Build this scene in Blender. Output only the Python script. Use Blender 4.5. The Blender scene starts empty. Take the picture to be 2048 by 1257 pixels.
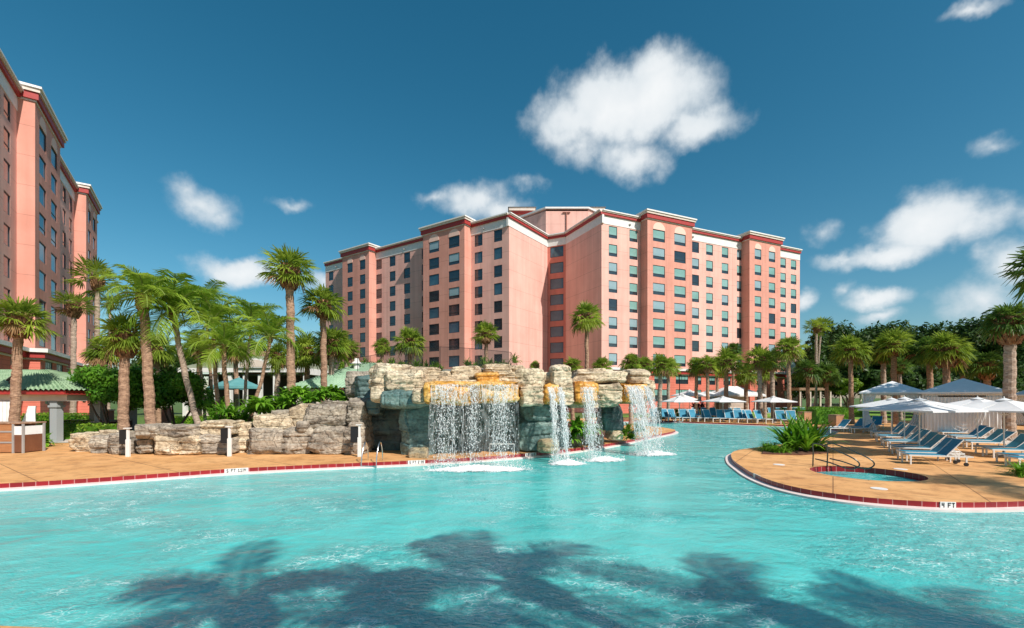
import bpy, bmesh, math, random
import numpy as np
from mathutils import Vector, Matrix
R = math.radians
sc = bpy.context.scene
# ------------------------------------------------------------------ camera
FPX = 917.0; HZ = 795.0; CH = 2.6
cam_d = bpy.data.cameras.new("camera"); cam = bpy.data.objects.new("camera", cam_d)
sc.collection.objects.link(cam); sc.camera = cam
cam.location = (0, 0, CH); cam.rotation_euler = (R(90), 0, 0)
cam_d.sensor_width = 36.0; cam_d.lens = FPX / 2048 * 36.0
cam_d.shift_y = (HZ - 628.5) / 2048.0
cam_d.clip_start = 0.1; cam_d.clip_end = 3000
sc.render.resolution_x = 1024; sc.render.resolution_y = 628
# ------------------------------------------------------------------ light
SAZ = 41.0; SEL = 43.0
sv = Vector((math.sin(R(SAZ)) * math.cos(R(SEL)), -math.cos(R(SAZ)) * math.cos(R(SEL)), math.sin(R(SEL))))
sun_d = bpy.data.lights.new("sun", 'SUN'); sun = bpy.data.objects.new("sun", sun_d)
sc.collection.objects.link(sun)
sun_d.energy = 4.6; sun_d.angle = R(0.5); sun_d.color = (1.0, 0.94, 0.86)
sun.rotation_euler = sv.to_track_quat('Z', 'Y').to_euler()
sc.view_settings.view_transform = 'Standard'; sc.view_settings.look = 'None'
sc.view_settings.exposure = 0.25; sc.view_settings.gamma = 1.0
# ------------------------------------------------------------------ world
w = bpy.data.worlds.new("World"); sc.world = w; w.use_nodes = True
nt = w.node_tree; nt.nodes.clear()
def N(t, ty, **kw):
    n = t.nodes.new(ty)
    for k, v in kw.items(): setattr(n, k, v)
    return n
def L(t, a, b): t.links.new(a, b)
def M_(t, op, a, b=None, c=None, clamp=False):
    n = N(t, 'ShaderNodeMath', operation=op); n.use_clamp = clamp
    for i, v in enumerate((a, b, c)):
        if v is None: continue
        if isinstance(v, (int, float)): n.inputs[i].default_value = v
        else: L(t, v, n.inputs[i])
    return n.outputs[0]
sky = N(nt, 'ShaderNodeTexSky', sky_type='NISHITA'); sky.sun_disc = False
sky.sun_elevation = R(SEL); sky.sun_rotation = math.atan2(sv.x, sv.y)
sky.altitude = 0; sky.air_density = 1.0; sky.dust_density = 0.6; sky.ozone_density = 2.2
tc = N(nt, 'ShaderNodeTexCoord')
sep = N(nt, 'ShaderNodeSeparateXYZ'); L(nt, tc.outputs['Generated'], sep.inputs[0])
hsv = N(nt, 'ShaderNodeHueSaturation'); hsv.inputs['Saturation'].default_value = 1.36
hsv.inputs['Hue'].default_value = 0.475
L(nt, sky.outputs[0], hsv.inputs['Color'])
gam = N(nt, 'ShaderNodeGamma'); gam.inputs[1].default_value = 1.0
L(nt, hsv.outputs[0], gam.inputs[0])
# clouds: each cloud is a lump of soft ellipses placed by direction (azimuth, elevation), torn by noise
def adir(px, py):
    d = Vector(((px - 1024) / FPX, 1.0, (HZ - py) / FPX)).normalized()
    return math.atan2(d.x, d.y), math.asin(d.z)
az = M_(nt, 'ARCTAN2', sep.outputs[0], sep.outputs[1])
el = M_(nt, 'ARCSINE', sep.outputs[2])
cmb = N(nt, 'ShaderNodeCombineXYZ'); L(nt, az, cmb.inputs[0]); L(nt, el, cmb.inputs[1])
def fbm(scale, det, rough, off=(0, 0, 0)):
    mp = N(nt, 'ShaderNodeMapping'); mp.inputs['Location'].default_value = off
    L(nt, cmb.outputs[0], mp.inputs[0])
    n = N(nt, 'ShaderNodeTexNoise'); n.inputs['Scale'].default_value = scale
    n.inputs['Detail'].default_value = det; n.inputs['Roughness'].default_value = rough
    L(nt, mp.outputs[0], n.inputs[0]); return n
wn = fbm(9, 5, 0.6)
wsub = N(nt, 'ShaderNodeVectorMath', operation='SUBTRACT'); L(nt, wn.outputs['Color'], wsub.inputs[0]); wsub.inputs[1].default_value = (.5, .5, .5)
wscl = N(nt, 'ShaderNodeVectorMath', operation='SCALE'); L(nt, wsub.outputs[0], wscl.inputs[0]); wscl.inputs['Scale'].default_value = 0.075
wadd = N(nt, 'ShaderNodeVectorMath', operation='ADD'); L(nt, cmb.outputs[0], wadd.inputs[0]); L(nt, wscl.outputs[0], wadd.inputs[1])
CLOUDS = [  # px, py, rx, ry, strength
 (1265, 205, 165, 92, 1.1), (1300, 140, 70, 62, .8), (1140, 240, 88, 66, .75), (1400, 250, 95, 46, .75), (1265, 310, 75, 52, .7), (1160,290,80,50,.5),
 (945, 398, 80, 40, .62), (880, 392, 45, 24, .5), (1050, 370, 45, 26, .4), (1000,420,60,25,.5),
 (1865, 440, 130, 62, 1.0), (1790, 500, 120, 30, .75), (1950, 445, 85, 40, .65), (1700, 510, 80, 16, .5),
 (1960, 590, 120, 60, .55), (2010, 530, 90, 55, .6), (1745, 595, 75, 24, .75), (1760, 626, 60, 14, .5), (1690,580,28,22,.4),
 (1612, 600, 36, 28, .75), (400, 402, 85, 40, .5), (360, 375, 55, 32, .4), (440,430,50,30,.42),
 (480, 540, 95, 32, .85), (560, 555, 70, 22, .5), (650, 560, 60, 26, .5), (590, 408, 45, 18, .4),
 (1970, 300, 60, 28, .42), (1940, 8, 70, 20, .42), (1640, 460, 40, 24, .35), (1800,690,120,20,.4), (2100, 430, 90,50,.6),
 (-250, 400, 160, 70, .8), (2500, 300, 220, 90, .8), (2900, 550, 300, 90, .7), (-600, 600, 200, 60, .6)]
acc = None
for (px, py, rx, ry, s) in CLOUDS:
    a0, e0 = adir(px, py); a1, _ = adir(px + rx, py); _, e1 = adir(px, py - ry)
    ra, re = abs(a1 - a0), abs(e1 - e0)
    sb = N(nt, 'ShaderNodeVectorMath', operation='SUBTRACT'); L(nt, wadd.outputs[0], sb.inputs[0]); sb.inputs[1].default_value = (a0, e0, 0)
    mu = N(nt, 'ShaderNodeVectorMath', operation='MULTIPLY'); L(nt, sb.outputs[0], mu.inputs[0]); mu.inputs[1].default_value = (1 / ra, 1 / re, 0)
    ln = N(nt, 'ShaderNodeVectorMath', operation='LENGTH'); L(nt, mu.outputs[0], ln.inputs[0])
    v = M_(nt, 'MULTIPLY_ADD', ln.outputs['Value'], -s * .75, s * 1.05)
    acc = v if acc is None else M_(nt, 'SMOOTH_MAX', acc, v, 0.12)
dn = fbm(14, 7, 0.56, (3, 1, 0))
dens = M_(nt, 'ADD', acc, M_(nt, 'MULTIPLY', M_(nt, 'SUBTRACT', dn.outputs['Fac'], 0.5), 0.8))
mr = N(nt, 'ShaderNodeMapRange', interpolation_type='SMOOTHSTEP')
L(nt, dens, mr.inputs[0]); mr.inputs[1].default_value = 0.08; mr.inputs[2].default_value = 0.66
dsh = fbm(7, 4, 0.5, (1, 7, 0))
crmp = N(nt, 'ShaderNodeMix', data_type='RGBA')
L(nt, M_(nt, 'ADD', M_(nt, 'MULTIPLY', dsh.outputs['Fac'], 0.8), M_(nt, 'MULTIPLY', dens, 0.55), clamp=True), crmp.inputs[0])
crmp.inputs[6].default_value = (4.6, 5.9, 6.8, 1); crmp.inputs[7].default_value = (9.4, 9.6, 9.7, 1)
mix = N(nt, 'ShaderNodeMix', data_type='RGBA'); L(nt, M_(nt, 'MULTIPLY', mr.outputs[0], 0.96), mix.inputs[0])
L(nt, gam.outputs[0], mix.inputs[6]); L(nt, crmp.outputs[2], mix.inputs[7])
bg = N(nt, 'ShaderNodeBackground'); bg.inputs[1].default_value = 0.085
L(nt, mix.outputs[2], bg.inputs[0])
wo = N(nt, 'ShaderNodeOutputWorld'); L(nt, bg.outputs[0], wo.inputs[0])

# ------------------------------------------------------------------ helpers
COL = sc.collection
def W(px, py, Y): return Vector(((px - 1024) / FPX * Y, Y, CH - (py - HZ) / FPX * Y))
def G(px, py, z=0.0):
    Y = (CH - z) * FPX / (py - HZ); return Vector(((px - 1024) / FPX * Y, Y, z))
def XP(px, Y): return (px - 1024) / FPX * Y
def ZP(py, Y): return CH - (py - HZ) / FPX * Y
def tag(o, label=None, cat=None, group=None, kind=None):
    if label: o['label'] = label
    if cat: o['category'] = cat
    if group: o['group'] = group
    if kind: o['kind'] = kind
    return o
def empty(name, loc, rz=0, label=None, cat=None, group=None, kind=None):
    o = bpy.data.objects.new(name, None); COL.objects.link(o)
    o.location = loc; o.rotation_euler = (0, 0, rz); o.empty_display_size = .2
    return tag(o, label, cat, group, kind)
def place(name, me, parent=None, loc=(0, 0, 0), rz=0, scale=None):
    o = bpy.data.objects.new(name, me); COL.objects.link(o)
    o.parent = parent; o.location = loc
    if isinstance(rz, (int, float)): o.rotation_euler = (0, 0, rz)
    else: o.rotation_euler = rz
    if scale is not None: o.scale = (scale,) * 3 if isinstance(scale, (int, float)) else scale
    return o
def copy_tree(o, parent=None):
    c = o.copy(); COL.objects.link(c); c.parent = parent
    for ch in o.children: copy_tree(ch, c)
    return c
class MB:
    def __init__(s): s.v = []; s.f = []; s.m = []; s.uv = []; s.M = None
    def add(s, vs, fs, m=0, uvs=None):
        b = len(s.v)
        if s.M is not None: vs = [s.M @ Vector(v) for v in vs]
        s.v += [tuple(v) for v in vs]
        for i, f in enumerate(fs):
            s.f.append(tuple(b + k for k in f)); s.m.append(m)
            s.uv.append(uvs[i] if uvs else None)
    def box(s, c, d, rz=0, m=0, rx=0, ry=0):
        x, y, z = [k / 2 for k in d]
        M = Matrix.Translation(c) @ Matrix.Rotation(rz, 4, 'Z') @ Matrix.Rotation(ry, 4, 'Y') @ Matrix.Rotation(rx, 4, 'X')
        vs = [M @ Vector((a * x, b * y, e * z)) for e in (-1, 1) for a, b in ((-1, -1), (1, -1), (1, 1), (-1, 1))]
        s.add(vs, [(3, 2, 1, 0), (4, 5, 6, 7), (0, 1, 5, 4), (1, 2, 6, 5), (2, 3, 7, 6), (3, 0, 4, 7)], m)
    def bx(s, x0, x1, y0, y1, z0, z1, m=0): s.box(((x0 + x1) / 2, (y0 + y1) / 2, (z0 + z1) / 2), (x1 - x0, y1 - y0, z1 - z0), 0, m)
    def tube(s, pts, r, n=8, m=0, cap=True):
        pts = [Vector(p) for p in pts]; rs = r if isinstance(r, (list, tuple)) else [r] * len(pts)
        rings = []; up = None
        for i, p in enumerate(pts):
            t = (pts[min(i + 1, len(pts) - 1)] - pts[max(i - 1, 0)]).normalized()
            if up is None:
                up = Vector((1, 0, 0)) if abs(t.z) > .9 else Vector((0, 0, 1))
            a = t.cross(up)
            if a.length < 1e-4: a = t.cross(Vector((0, 1, 0)))
            a.normalize(); b = a.cross(t).normalized(); up = b
            rings.append([p + (a * math.cos(2 * math.pi * k / n) + b * math.sin(2 * math.pi * k / n)) * rs[i] for k in range(n)])
        vs = [q for rg in rings for q in rg]; fs = []
        for i in range(len(pts) - 1):
            for k in range(n):
                fs.append((i * n + k, i * n + (k + 1) % n, (i + 1) * n + (k + 1) % n, (i + 1) * n + k))
        if cap: fs.append(tuple(range(n - 1, -1, -1))); fs.append(tuple((len(pts) - 1) * n + k for k in range(n)))
        s.add(vs, fs, m)
    def cyl(s, c, r, h, n=16, m=0, r2=None):
        s.tube([c, (c[0], c[1], c[2] + h)], [r, r if r2 is None else r2], n, m)
    def prism(s, poly, z0, z1, m=0):
        n = len(poly); vs = [(x, y, z0) for x, y in poly] + [(x, y, z1) for x, y in poly]
        fs = [tuple(range(n - 1, -1, -1)), tuple(range(n, 2 * n))] + [(k, (k + 1) % n, n + (k + 1) % n, n + k) for k in range(n)]
        s.add(vs, fs, m)
    def mesh(s, name, mats, smooth=False, bevel=0):
        me = bpy.data.meshes.new(name); me.from_pydata(s.v, [], s.f)
        if not isinstance(mats, (list, tuple)): mats = [mats]
        for m in mats: me.materials.append(m)
        me.polygons.foreach_set('material_index', s.m)
        if any(u is not None for u in s.uv):
            ul = me.uv_layers.new(name='uv').data; i = 0
            for p, u in zip(me.polygons, s.uv):
                for k in range(p.loop_total):
                    if u is not None: ul[i].uv = u[k]
                    i += 1
        if smooth: me.polygons.foreach_set('use_smooth', [True] * len(s.f))
        me.update()
        if bevel:
            bm = bmesh.new(); bm.from_mesh(me)
            bmesh.ops.bevel(bm, geom=[e for e in bm.edges if len(e.link_faces) == 2 and e.calc_face_angle(0) > .5], offset=bevel, segments=1, affect='EDGES', clamp_overlap=True)
            bm.to_mesh(me); bm.free()
        return me
    def build(s, name, mats, parent=None, loc=(0, 0, 0), rz=0, smooth=False, bevel=0):
        return place(name, s.mesh(name, mats, smooth, bevel), parent, loc, rz)
def catmull(pts, n=8, closed=False):
    out = []; P = [Vector(p) for p in pts]; c = len(P)
    for i in range(c if closed else c - 1):
        p0 = P[(i - 1) % c] if closed else P[max(i - 1, 0)]; p1 = P[i]; p2 = P[(i + 1) % c]
        p3 = P[(i + 2) % c] if closed else P[min(i + 2, c - 1)]
        for k in range(n):
            t = k / n
            out.append(.5 * ((2 * p1) + (p2 - p0) * t + (2 * p0 - 5 * p1 + 4 * p2 - p3) * t * t + (3 * p1 - p0 - 3 * p2 + p3) * t ** 3))
    if not closed: out.append(P[-1])
    return out
# ------------------------------------------------------------------ materials
def mat(name, col, rough=.7, col2=None, nscale=3, bump=0, bscale=None, metal=0, spec=.5, trans=0, detail=6, coord='Object', stretch=(1, 1, 1), sheen=0):
    m = bpy.data.materials.new(name); m.use_nodes = True; t = m.node_tree; b = t.nodes['Principled BSDF']
    b.inputs['Roughness'].default_value = rough; b.inputs['Metallic'].default_value = metal
    b.inputs['Specular IOR Level'].default_value = spec
    b.inputs['Base Color'].default_value = (*col, 1)
    tcn = N(t, 'ShaderNodeTexCoord'); mp = N(t, 'ShaderNodeMapping'); mp.inputs['Scale'].default_value = stretch
    L(t, tcn.outputs[coord], mp.inputs[0])
    if col2 is not None:
        n = N(t, 'ShaderNodeTexNoise'); n.inputs['Scale'].default_value = nscale; n.inputs['Detail'].default_value = detail
        n.inputs['Roughness'].default_value = .6
        L(t, mp.outputs[0], n.inputs[0])
        r = N(t, 'ShaderNodeValToRGB'); r.color_ramp.elements[0].position = .35; r.color_ramp.elements[1].position = .65
        r.color_ramp.elements[0].color = (*col, 1); r.color_ramp.elements[1].color = (*col2, 1)
        L(t, n.outputs['Fac'], r.inputs[0]); L(t, r.outputs[0], b.inputs['Base Color'])
    if bump:
        n2 = N(t, 'ShaderNodeTexNoise'); n2.inputs['Scale'].default_value = bscale or nscale * 4; n2.inputs['Detail'].default_value = 5
        L(t, mp.outputs[0], n2.inputs[0])
        bp = N(t, 'ShaderNodeBump'); bp.inputs['Strength'].default_value = bump; bp.inputs['Distance'].default_value = .03
        L(t, n2.outputs['Fac'], bp.inputs['Height']); L(t, bp.outputs[0], b.inputs['Normal'])
    if trans:   # thin leaf: part of the light comes through
        out = t.nodes['Material Output']; tr = N(t, 'ShaderNodeBsdfTranslucent')
        mx = N(t, 'ShaderNodeMixShader'); mx.inputs[0].default_value = trans
        if col2 is not None: L(t, r.outputs[0], tr.inputs[0])
        else: tr.inputs[0].default_value = (*col, 1)
        L(t, b.outputs[0], mx.inputs[1]); L(t, tr.outputs[0], mx.inputs[2]); L(t, mx.outputs[0], out.inputs[0])
    return m
def leafmat(name, c1, c2, trans=.35, rough=.45):
    m = mat(name, c1, rough, c2, .9, trans=trans, detail=3, spec=.25)
    return m
def wallmat(name, c1, c2, bw=5.8, rh=2.9, mort=.022, dark=.55, fine=False):
    m = mat(name, c1, .85, c2, .25, bump=.25, bscale=60); t = m.node_tree; b = t.nodes['Principled BSDF']
    src = b.inputs['Base Color'].links[0].from_socket
    uv = N(t, 'ShaderNodeUVMap'); br = N(t, 'ShaderNodeTexBrick'); br.offset = 0 if not fine else .5
    br.inputs['Scale'].default_value = 1; br.inputs['Mortar Size'].default_value = mort
    br.inputs['Brick Width'].default_value = bw; br.inputs['Row Height'].default_value = rh; br.inputs['Mortar Smooth'].default_value = .3
    br.inputs['Color1'].default_value = (1, 1, 1, 1); br.inputs['Color2'].default_value = (.97, .96, .96, 1); br.inputs['Mortar'].default_value = (dark, dark * .92, dark * .9, 1)
    L(t, uv.outputs[0], br.inputs[0])
    mx = N(t, 'ShaderNodeMix', data_type='RGBA', blend_type='MULTIPLY'); mx.inputs[0].default_value = 1
    L(t, src, mx.inputs[6]); L(t, br.outputs[0], mx.inputs[7])
    # faint weather streaks running down
    tcn = N(t, 'ShaderNodeTexCoord'); mp = N(t, 'ShaderNodeMapping'); mp.inputs['Scale'].default_value = (1.3, 1.3, .06)
    L(t, tcn.outputs['Object'], mp.inputs[0]); n = N(t, 'ShaderNodeTexNoise'); n.inputs['Scale'].default_value = 1; n.inputs['Detail'].default_value = 5
    L(t, mp.outputs[0], n.inputs[0]); rp = N(t, 'ShaderNodeValToRGB'); rp.color_ramp.elements[0].position = .3; rp.color_ramp.elements[1].position = .7
    rp.color_ramp.elements[0].color = (.86, .84, .83, 1); rp.color_ramp.elements[1].color = (1.04, 1.03, 1.03, 1); L(t, n.outputs['Fac'], rp.inputs[0])
    m2 = N(t, 'ShaderNodeMix', data_type='RGBA', blend_type='MULTIPLY'); m2.inputs[0].default_value = 1
    L(t, mx.outputs[2], m2.inputs[6]); L(t, rp.outputs[0], m2.inputs[7]); L(t, m2.outputs[2], b.inputs['Base Color'])
    return m
MT = {}
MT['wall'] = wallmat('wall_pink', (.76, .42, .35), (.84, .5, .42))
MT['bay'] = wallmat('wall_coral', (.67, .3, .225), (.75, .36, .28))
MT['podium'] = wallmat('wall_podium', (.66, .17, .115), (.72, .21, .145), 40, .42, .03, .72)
MT['recess'] = wallmat('wall_recess_shade', (.66, .2, .15), (.7, .24, .18))  # redder than the pink walls; on flank D it stands in for shade
MT['white'] = mat('white_paint', (.78, .76, .73), .6, (.7, .68, .65), 2)
MT['cream'] = mat('cream_trim', (.62, .5, .42), .6, (.7, .6, .52), 2)
MT['red'] = mat('red_trim', (.42, .035, .03), .55, (.34, .03, .025), 3)
MT['roofgrey'] = mat('flat_roof', (.3, .28, .27), .9, (.36, .34, .32), 1)
MT['frame'] = mat('dark_frame', (.03, .035, .04), .4)
MT['glass'] = mat('window_glass', (.012, .02, .03), .06, (.03, .045, .055), .4, spec=1.0)
MT['glass2'] = mat('window_glass_light', (.025, .075, .12), .1, (.06, .13, .18), .5, spec=.7)
MT['blind'] = mat('green_blind', (.17, .33, .29), .25, (.25, .43, .4), .35, spec=.8)
MT['blindgrey'] = mat('grey_blind', (.3, .4, .44), .25, (.22, .34, .36), .4, spec=.8)
MT['archp'] = mat('arch_pink', (.85, .55, .45), .8)
MT['metal'] = mat('steel', (.7, .72, .74), .25, metal=1)
MT['black'] = mat('black_plastic', (.012, .012, .014), .5)
MT['soil'] = mat('mulch', (.09, .035, .02), .95, (.17, .07, .04), 8, bump=.8, bscale=30)
MT['canvas'] = mat('white_canvas', (.82, .82, .82), .85, (.74, .75, .76), 2, trans=.12)
MT['greycanvas'] = mat('grey_canvas', (.76, .77, .77), .85, (.82, .83, .82), 2, bump=.1)
MT['sling'] = mat('blue_sling', (.03, .23, .36), .7, (.045, .3, .44), 5, trans=.18)
MT['alu'] = mat('white_aluminium', (.72, .71, .68), .35)
MT['wood'] = mat('wood_panel', (.36, .15, .06), .5, (.46, .21, .09), 2, stretch=(1, 1, 8))
MT['trunk'] = mat('palm_trunk', (.2, .11, .07), .95, (.5, .31, .2), 6, bump=1.0, bscale=14, stretch=(1, 1, 3))
MT['trunkgrey'] = mat('palm_trunk_grey', (.24, .17, .13), .95, (.52, .4, .31), 5, bump=1.0, bscale=12, stretch=(1, 1, 4))
MT['boots'] = mat('leaf_bases', (.12, .05, .025), .95, (.34, .19, .09), 9, bump=1.0, bscale=20)
MT['bark'] = mat('bark', (.06, .04, .03), .95, (.14, .1, .07), 6, bump=.8)
MT['fan'] = leafmat('fan_leaf', (.13, .22, .02), (.38, .48, .06), .5)
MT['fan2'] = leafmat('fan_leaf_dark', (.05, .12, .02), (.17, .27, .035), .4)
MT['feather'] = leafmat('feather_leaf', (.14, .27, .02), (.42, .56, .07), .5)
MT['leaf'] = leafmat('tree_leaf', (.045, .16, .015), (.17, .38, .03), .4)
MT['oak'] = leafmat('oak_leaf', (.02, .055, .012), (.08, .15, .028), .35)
MT['hedge'] = leafmat('hedge_leaf', (.09, .19, .015), (.26, .4, .035), .35)
MT['shrub'] = leafmat('shrub_leaf', (.08, .24, .015), (.26, .5, .04), .45)
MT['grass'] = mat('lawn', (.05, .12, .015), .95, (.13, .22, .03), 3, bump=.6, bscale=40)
# ------------------------------------------------------------------ ground, pool, deck
WZ = -0.20
pool_pts = [(-40, 8.5), (-30, 9.6), (-22, 11.4), (-15.4, 13.8), (-13, 15.0), (-9.9, 16.8), (-6, 18.2), (-3.8, 18.9), (-1.5, 19.9), (.9, 21.4), (3.3, 23.4), (6.0, 26.4),
            (8.9, 30.3), (11.2, 33.4), (12.4, 35.2), (13.1, 37.2), (12.6, 40.8), (10.0, 43), (7.6, 45.5), (9, 49), (12.5, 51.6), (16.5, 51), (20, 47.8), (23.2, 45), (26.6, 42), (26.2, 37), (22, 31.5), (17, 27),
            (13.2, 24.2), (10.8, 22.2), (9.4, 19.6), (8.6, 17.1), (8.2, 15.4), (8.1, 13.9), (8.4, 12.8), (9.1, 12.0), (10.0, 11.55), (11.0, 11.35), (13, 11.5),
            (17, 12.2), (24, 13.4), (40, 15), (46, 9), (38, 3.2), (20, 4.0), (8, 4.5), (0, 4.85), (-5.9, 5.22), (-16, 5.9), (-30, 5.6), (-40, 5.4), (-43, 7)]
pool = [Vector((p[0], p[1], 0)) for p in catmull([(x, y, 0) for x, y in pool_pts], 7, True)]
SPA = (12.1, 15.7); SPR = 1.62
spa = [Vector((SPA[0] + SPR * math.cos(a), SPA[1] + SPR * math.sin(a), 0)) for a in [2 * math.pi * k / 48 for k in range(48)]]
outer_pts = [(-70, -14), (-70, 20), (-40, 22.5), (-27, 24.5), (-24.5, 27), (-21, 24.2), (-12, 23.6), (-4, 23.8), (3, 27), (6.3, 33), (6.5, 41), (3.8, 46), (5, 53), (11, 58.5), (22, 60), (34, 59), (42, 52), (46, 44), (70, 44), (70, -14)]
outer = [Vector((x, y, 0)) for x, y in outer_pts]
big = [Vector(p) for p in ((-900, -300, 0), (-900, 1500, 0), (900, 1500, 0), (900, -300, 0))]
def sheet(name, loops, z, m, label=None, **kw):
    bm = bmesh.new(); es = []
    for lp in loops:
        vs = [bm.verts.new((p.x, p.y, z)) for p in lp]
        es += [bm.edges.new((vs[i], vs[(i + 1) % len(vs)])) for i in range(len(vs))]
    bmesh.ops.triangle_fill(bm, edges=es, use_beauty=True, use_dissolve=False)
    for f in bm.faces:
        if f.normal.z < 0: f.normal_flip()
    me = bpy.data.meshes.new(name); bm.to_mesh(me); bm.free(); me.materials.append(m)
    o = place(name, me); tag(o, kind='structure'); return o
# deck: tan textured concrete, joints, damp stains
dm = mat('deck', (.68, .34, .12), .8, (.8, .44, .18), .5, bump=.35, bscale=90)
t = dm.node_tree; b = t.nodes['Principled BSDF']; src = b.inputs['Base Color'].links[0].from_socket
tcn = N(t, 'ShaderNodeTexCoord')
br = N(t, 'ShaderNodeTexBrick'); br.offset = 0; br.inputs['Scale'].default_value = 1; br.inputs['Brick Width'].default_value = 3.2; br.inputs['Row Height'].default_value = 3.2
br.inputs['Mortar Size'].default_value = .018; br.inputs['Color1'].default_value = (1, 1, 1, 1); br.inputs['Color2'].default_value = (.93, .91, .9, 1); br.inputs['Mortar'].default_value = (.45, .42, .4, 1)
mp = N(t, 'ShaderNodeMapping'); mp.inputs['Rotation'].default_value = (0, 0, R(35)); L(t, tcn.outputs['Object'], mp.inputs[0]); L(t, mp.outputs[0], br.inputs[0])
mx = N(t, 'ShaderNodeMix', data_type='RGBA', blend_type='MULTIPLY'); mx.inputs[0].default_value = 1; L(t, src, mx.inputs[6]); L(t, br.outputs[0], mx.inputs[7])
n = N(t, 'ShaderNodeTexNoise'); n.inputs['Scale'].default_value = 1.6; n.inputs['Detail'].default_value = 8; n.inputs['Roughness'].default_value = .7; L(t, tcn.outputs['Object'], n.inputs[0])
rp = N(t, 'ShaderNodeValToRGB'); rp.color_ramp.elements[0].position = .36; rp.color_ramp.elements[1].position = .52; rp.color_ramp.elements[0].color = (.66, .6, .56, 1); rp.color_ramp.elements[1].color = (1, 1, 1, 1); L(t, n.outputs['Fac'], rp.inputs[0])
m2 = N(t, 'ShaderNodeMix', data_type='RGBA', blend_type='MULTIPLY'); m2.inputs[0].default_value = 1; L(t, mx.outputs[2], m2.inputs[6]); L(t, rp.outputs[0], m2.inputs[7]); L(t, m2.outputs[2], b.inputs['Base Color'])
sheet('pool_deck', [outer, pool, spa], 0, dm)
gm = mat('ground', (.05, .1, .015), .95, (.1, .16, .03), .35, bump=.5, bscale=20)
sheet('ground', [big, outer], 0.0, gm)
# water
wm = bpy.data.materials.new('pool_water'); wm.use_nodes = True; t = wm.node_tree; b = t.nodes['Principled BSDF']
b.inputs['Roughness'].default_value = .1; b.inputs['IOR'].default_value = 1.33
b.inputs['Subsurface Weight'].default_value = .3; b.inputs['Subsurface Radius'].default_value = (.25, 1, 1); b.inputs['Subsurface Scale'].default_value = .35
tcn = N(t, 'ShaderNodeTexCoord')
def wnoise(scale, det, st=(1, 1, 1), dist=0, rot=0):
    mp = N(t, 'ShaderNodeMapping'); mp.inputs['Scale'].default_value = st; mp.inputs['Rotation'].default_value = (0, 0, rot); L(t, tcn.outputs['Object'], mp.inputs[0])
    n = N(t, 'ShaderNodeTexNoise'); n.inputs['Scale'].default_value = scale; n.inputs['Detail'].default_value = det; n.inputs['Distortion'].default_value = dist
    L(t, mp.outputs[0], n.inputs[0]); return n.outputs['Fac']
big_n = wnoise(.16, 3, (1, 1.6, 1), .6)
osp = N(t, 'ShaderNodeSeparateXYZ'); L(t, tcn.outputs['Object'], osp.inputs[0])
def ramp01(s, a, c_): r_ = N(t, 'ShaderNodeMapRange', interpolation_type='SMOOTHSTEP'); L(t, s, r_.inputs[0]); r_.inputs[1].default_value = a; r_.inputs[2].default_value = c_; return r_.outputs[0]
chop = M_(t, 'ADD', M_(t, 'MULTIPLY', ramp01(osp.outputs[1], 9.5, 6.0), .13), M_(t, 'MULTIPLY', ramp01(osp.outputs[0], 5.5, 9.0), .1))   # choppier, with more painted caustics, at the near edge and right bay
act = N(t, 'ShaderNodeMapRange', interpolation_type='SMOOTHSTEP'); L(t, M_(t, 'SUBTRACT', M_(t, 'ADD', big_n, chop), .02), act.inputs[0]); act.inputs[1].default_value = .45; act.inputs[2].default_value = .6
rip = wnoise(5.5, 4, (1, 1.5, 1), .9); rip2 = wnoise(15, 3, (1, 1.6, 1), .6, .4); swell = wnoise(1.1, 2, (1, 1.5, 1), .5)
# caustic light painted into the water colour as pale curls in choppy patches
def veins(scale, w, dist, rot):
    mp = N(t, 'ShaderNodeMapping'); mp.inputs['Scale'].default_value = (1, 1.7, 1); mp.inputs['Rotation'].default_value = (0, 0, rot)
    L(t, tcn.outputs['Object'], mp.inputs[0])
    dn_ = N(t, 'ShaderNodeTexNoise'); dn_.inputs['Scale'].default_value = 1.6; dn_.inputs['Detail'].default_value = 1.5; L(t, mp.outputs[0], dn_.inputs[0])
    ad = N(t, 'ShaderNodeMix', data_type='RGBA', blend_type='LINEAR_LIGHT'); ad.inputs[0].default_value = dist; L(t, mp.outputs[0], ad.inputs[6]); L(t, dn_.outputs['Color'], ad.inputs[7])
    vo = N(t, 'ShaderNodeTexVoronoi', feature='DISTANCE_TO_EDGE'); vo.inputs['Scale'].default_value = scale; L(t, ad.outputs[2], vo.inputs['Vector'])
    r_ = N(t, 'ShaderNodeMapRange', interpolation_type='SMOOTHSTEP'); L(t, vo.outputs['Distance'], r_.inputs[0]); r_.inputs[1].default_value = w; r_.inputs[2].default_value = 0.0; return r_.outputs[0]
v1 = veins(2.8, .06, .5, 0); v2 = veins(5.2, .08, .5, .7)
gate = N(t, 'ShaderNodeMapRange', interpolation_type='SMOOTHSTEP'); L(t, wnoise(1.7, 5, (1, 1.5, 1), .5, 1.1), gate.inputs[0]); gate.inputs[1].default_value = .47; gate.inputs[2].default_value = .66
caus = M_(t, 'MULTIPLY', M_(t, 'MULTIPLY', M_(t, 'MAXIMUM', v1, M_(t, 'MULTIPLY', v2, .8)), gate.outputs[0]), act.outputs[0])
ramp = N(t, 'ShaderNodeValToRGB'); ramp.color_ramp.elements[0].position = .3; ramp.color_ramp.elements[1].position = .7
ramp.color_ramp.elements[0].color = (.06, .47, .455, 1); ramp.color_ramp.elements[1].color = (.115, .6, .57, 1); L(t, wnoise(.35, 6, (1, 1.6, 1), .8), ramp.inputs[0])
r2 = N(t, 'ShaderNodeValToRGB'); r2.color_ramp.elements[0].position = .35; r2.color_ramp.elements[1].position = .62
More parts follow.
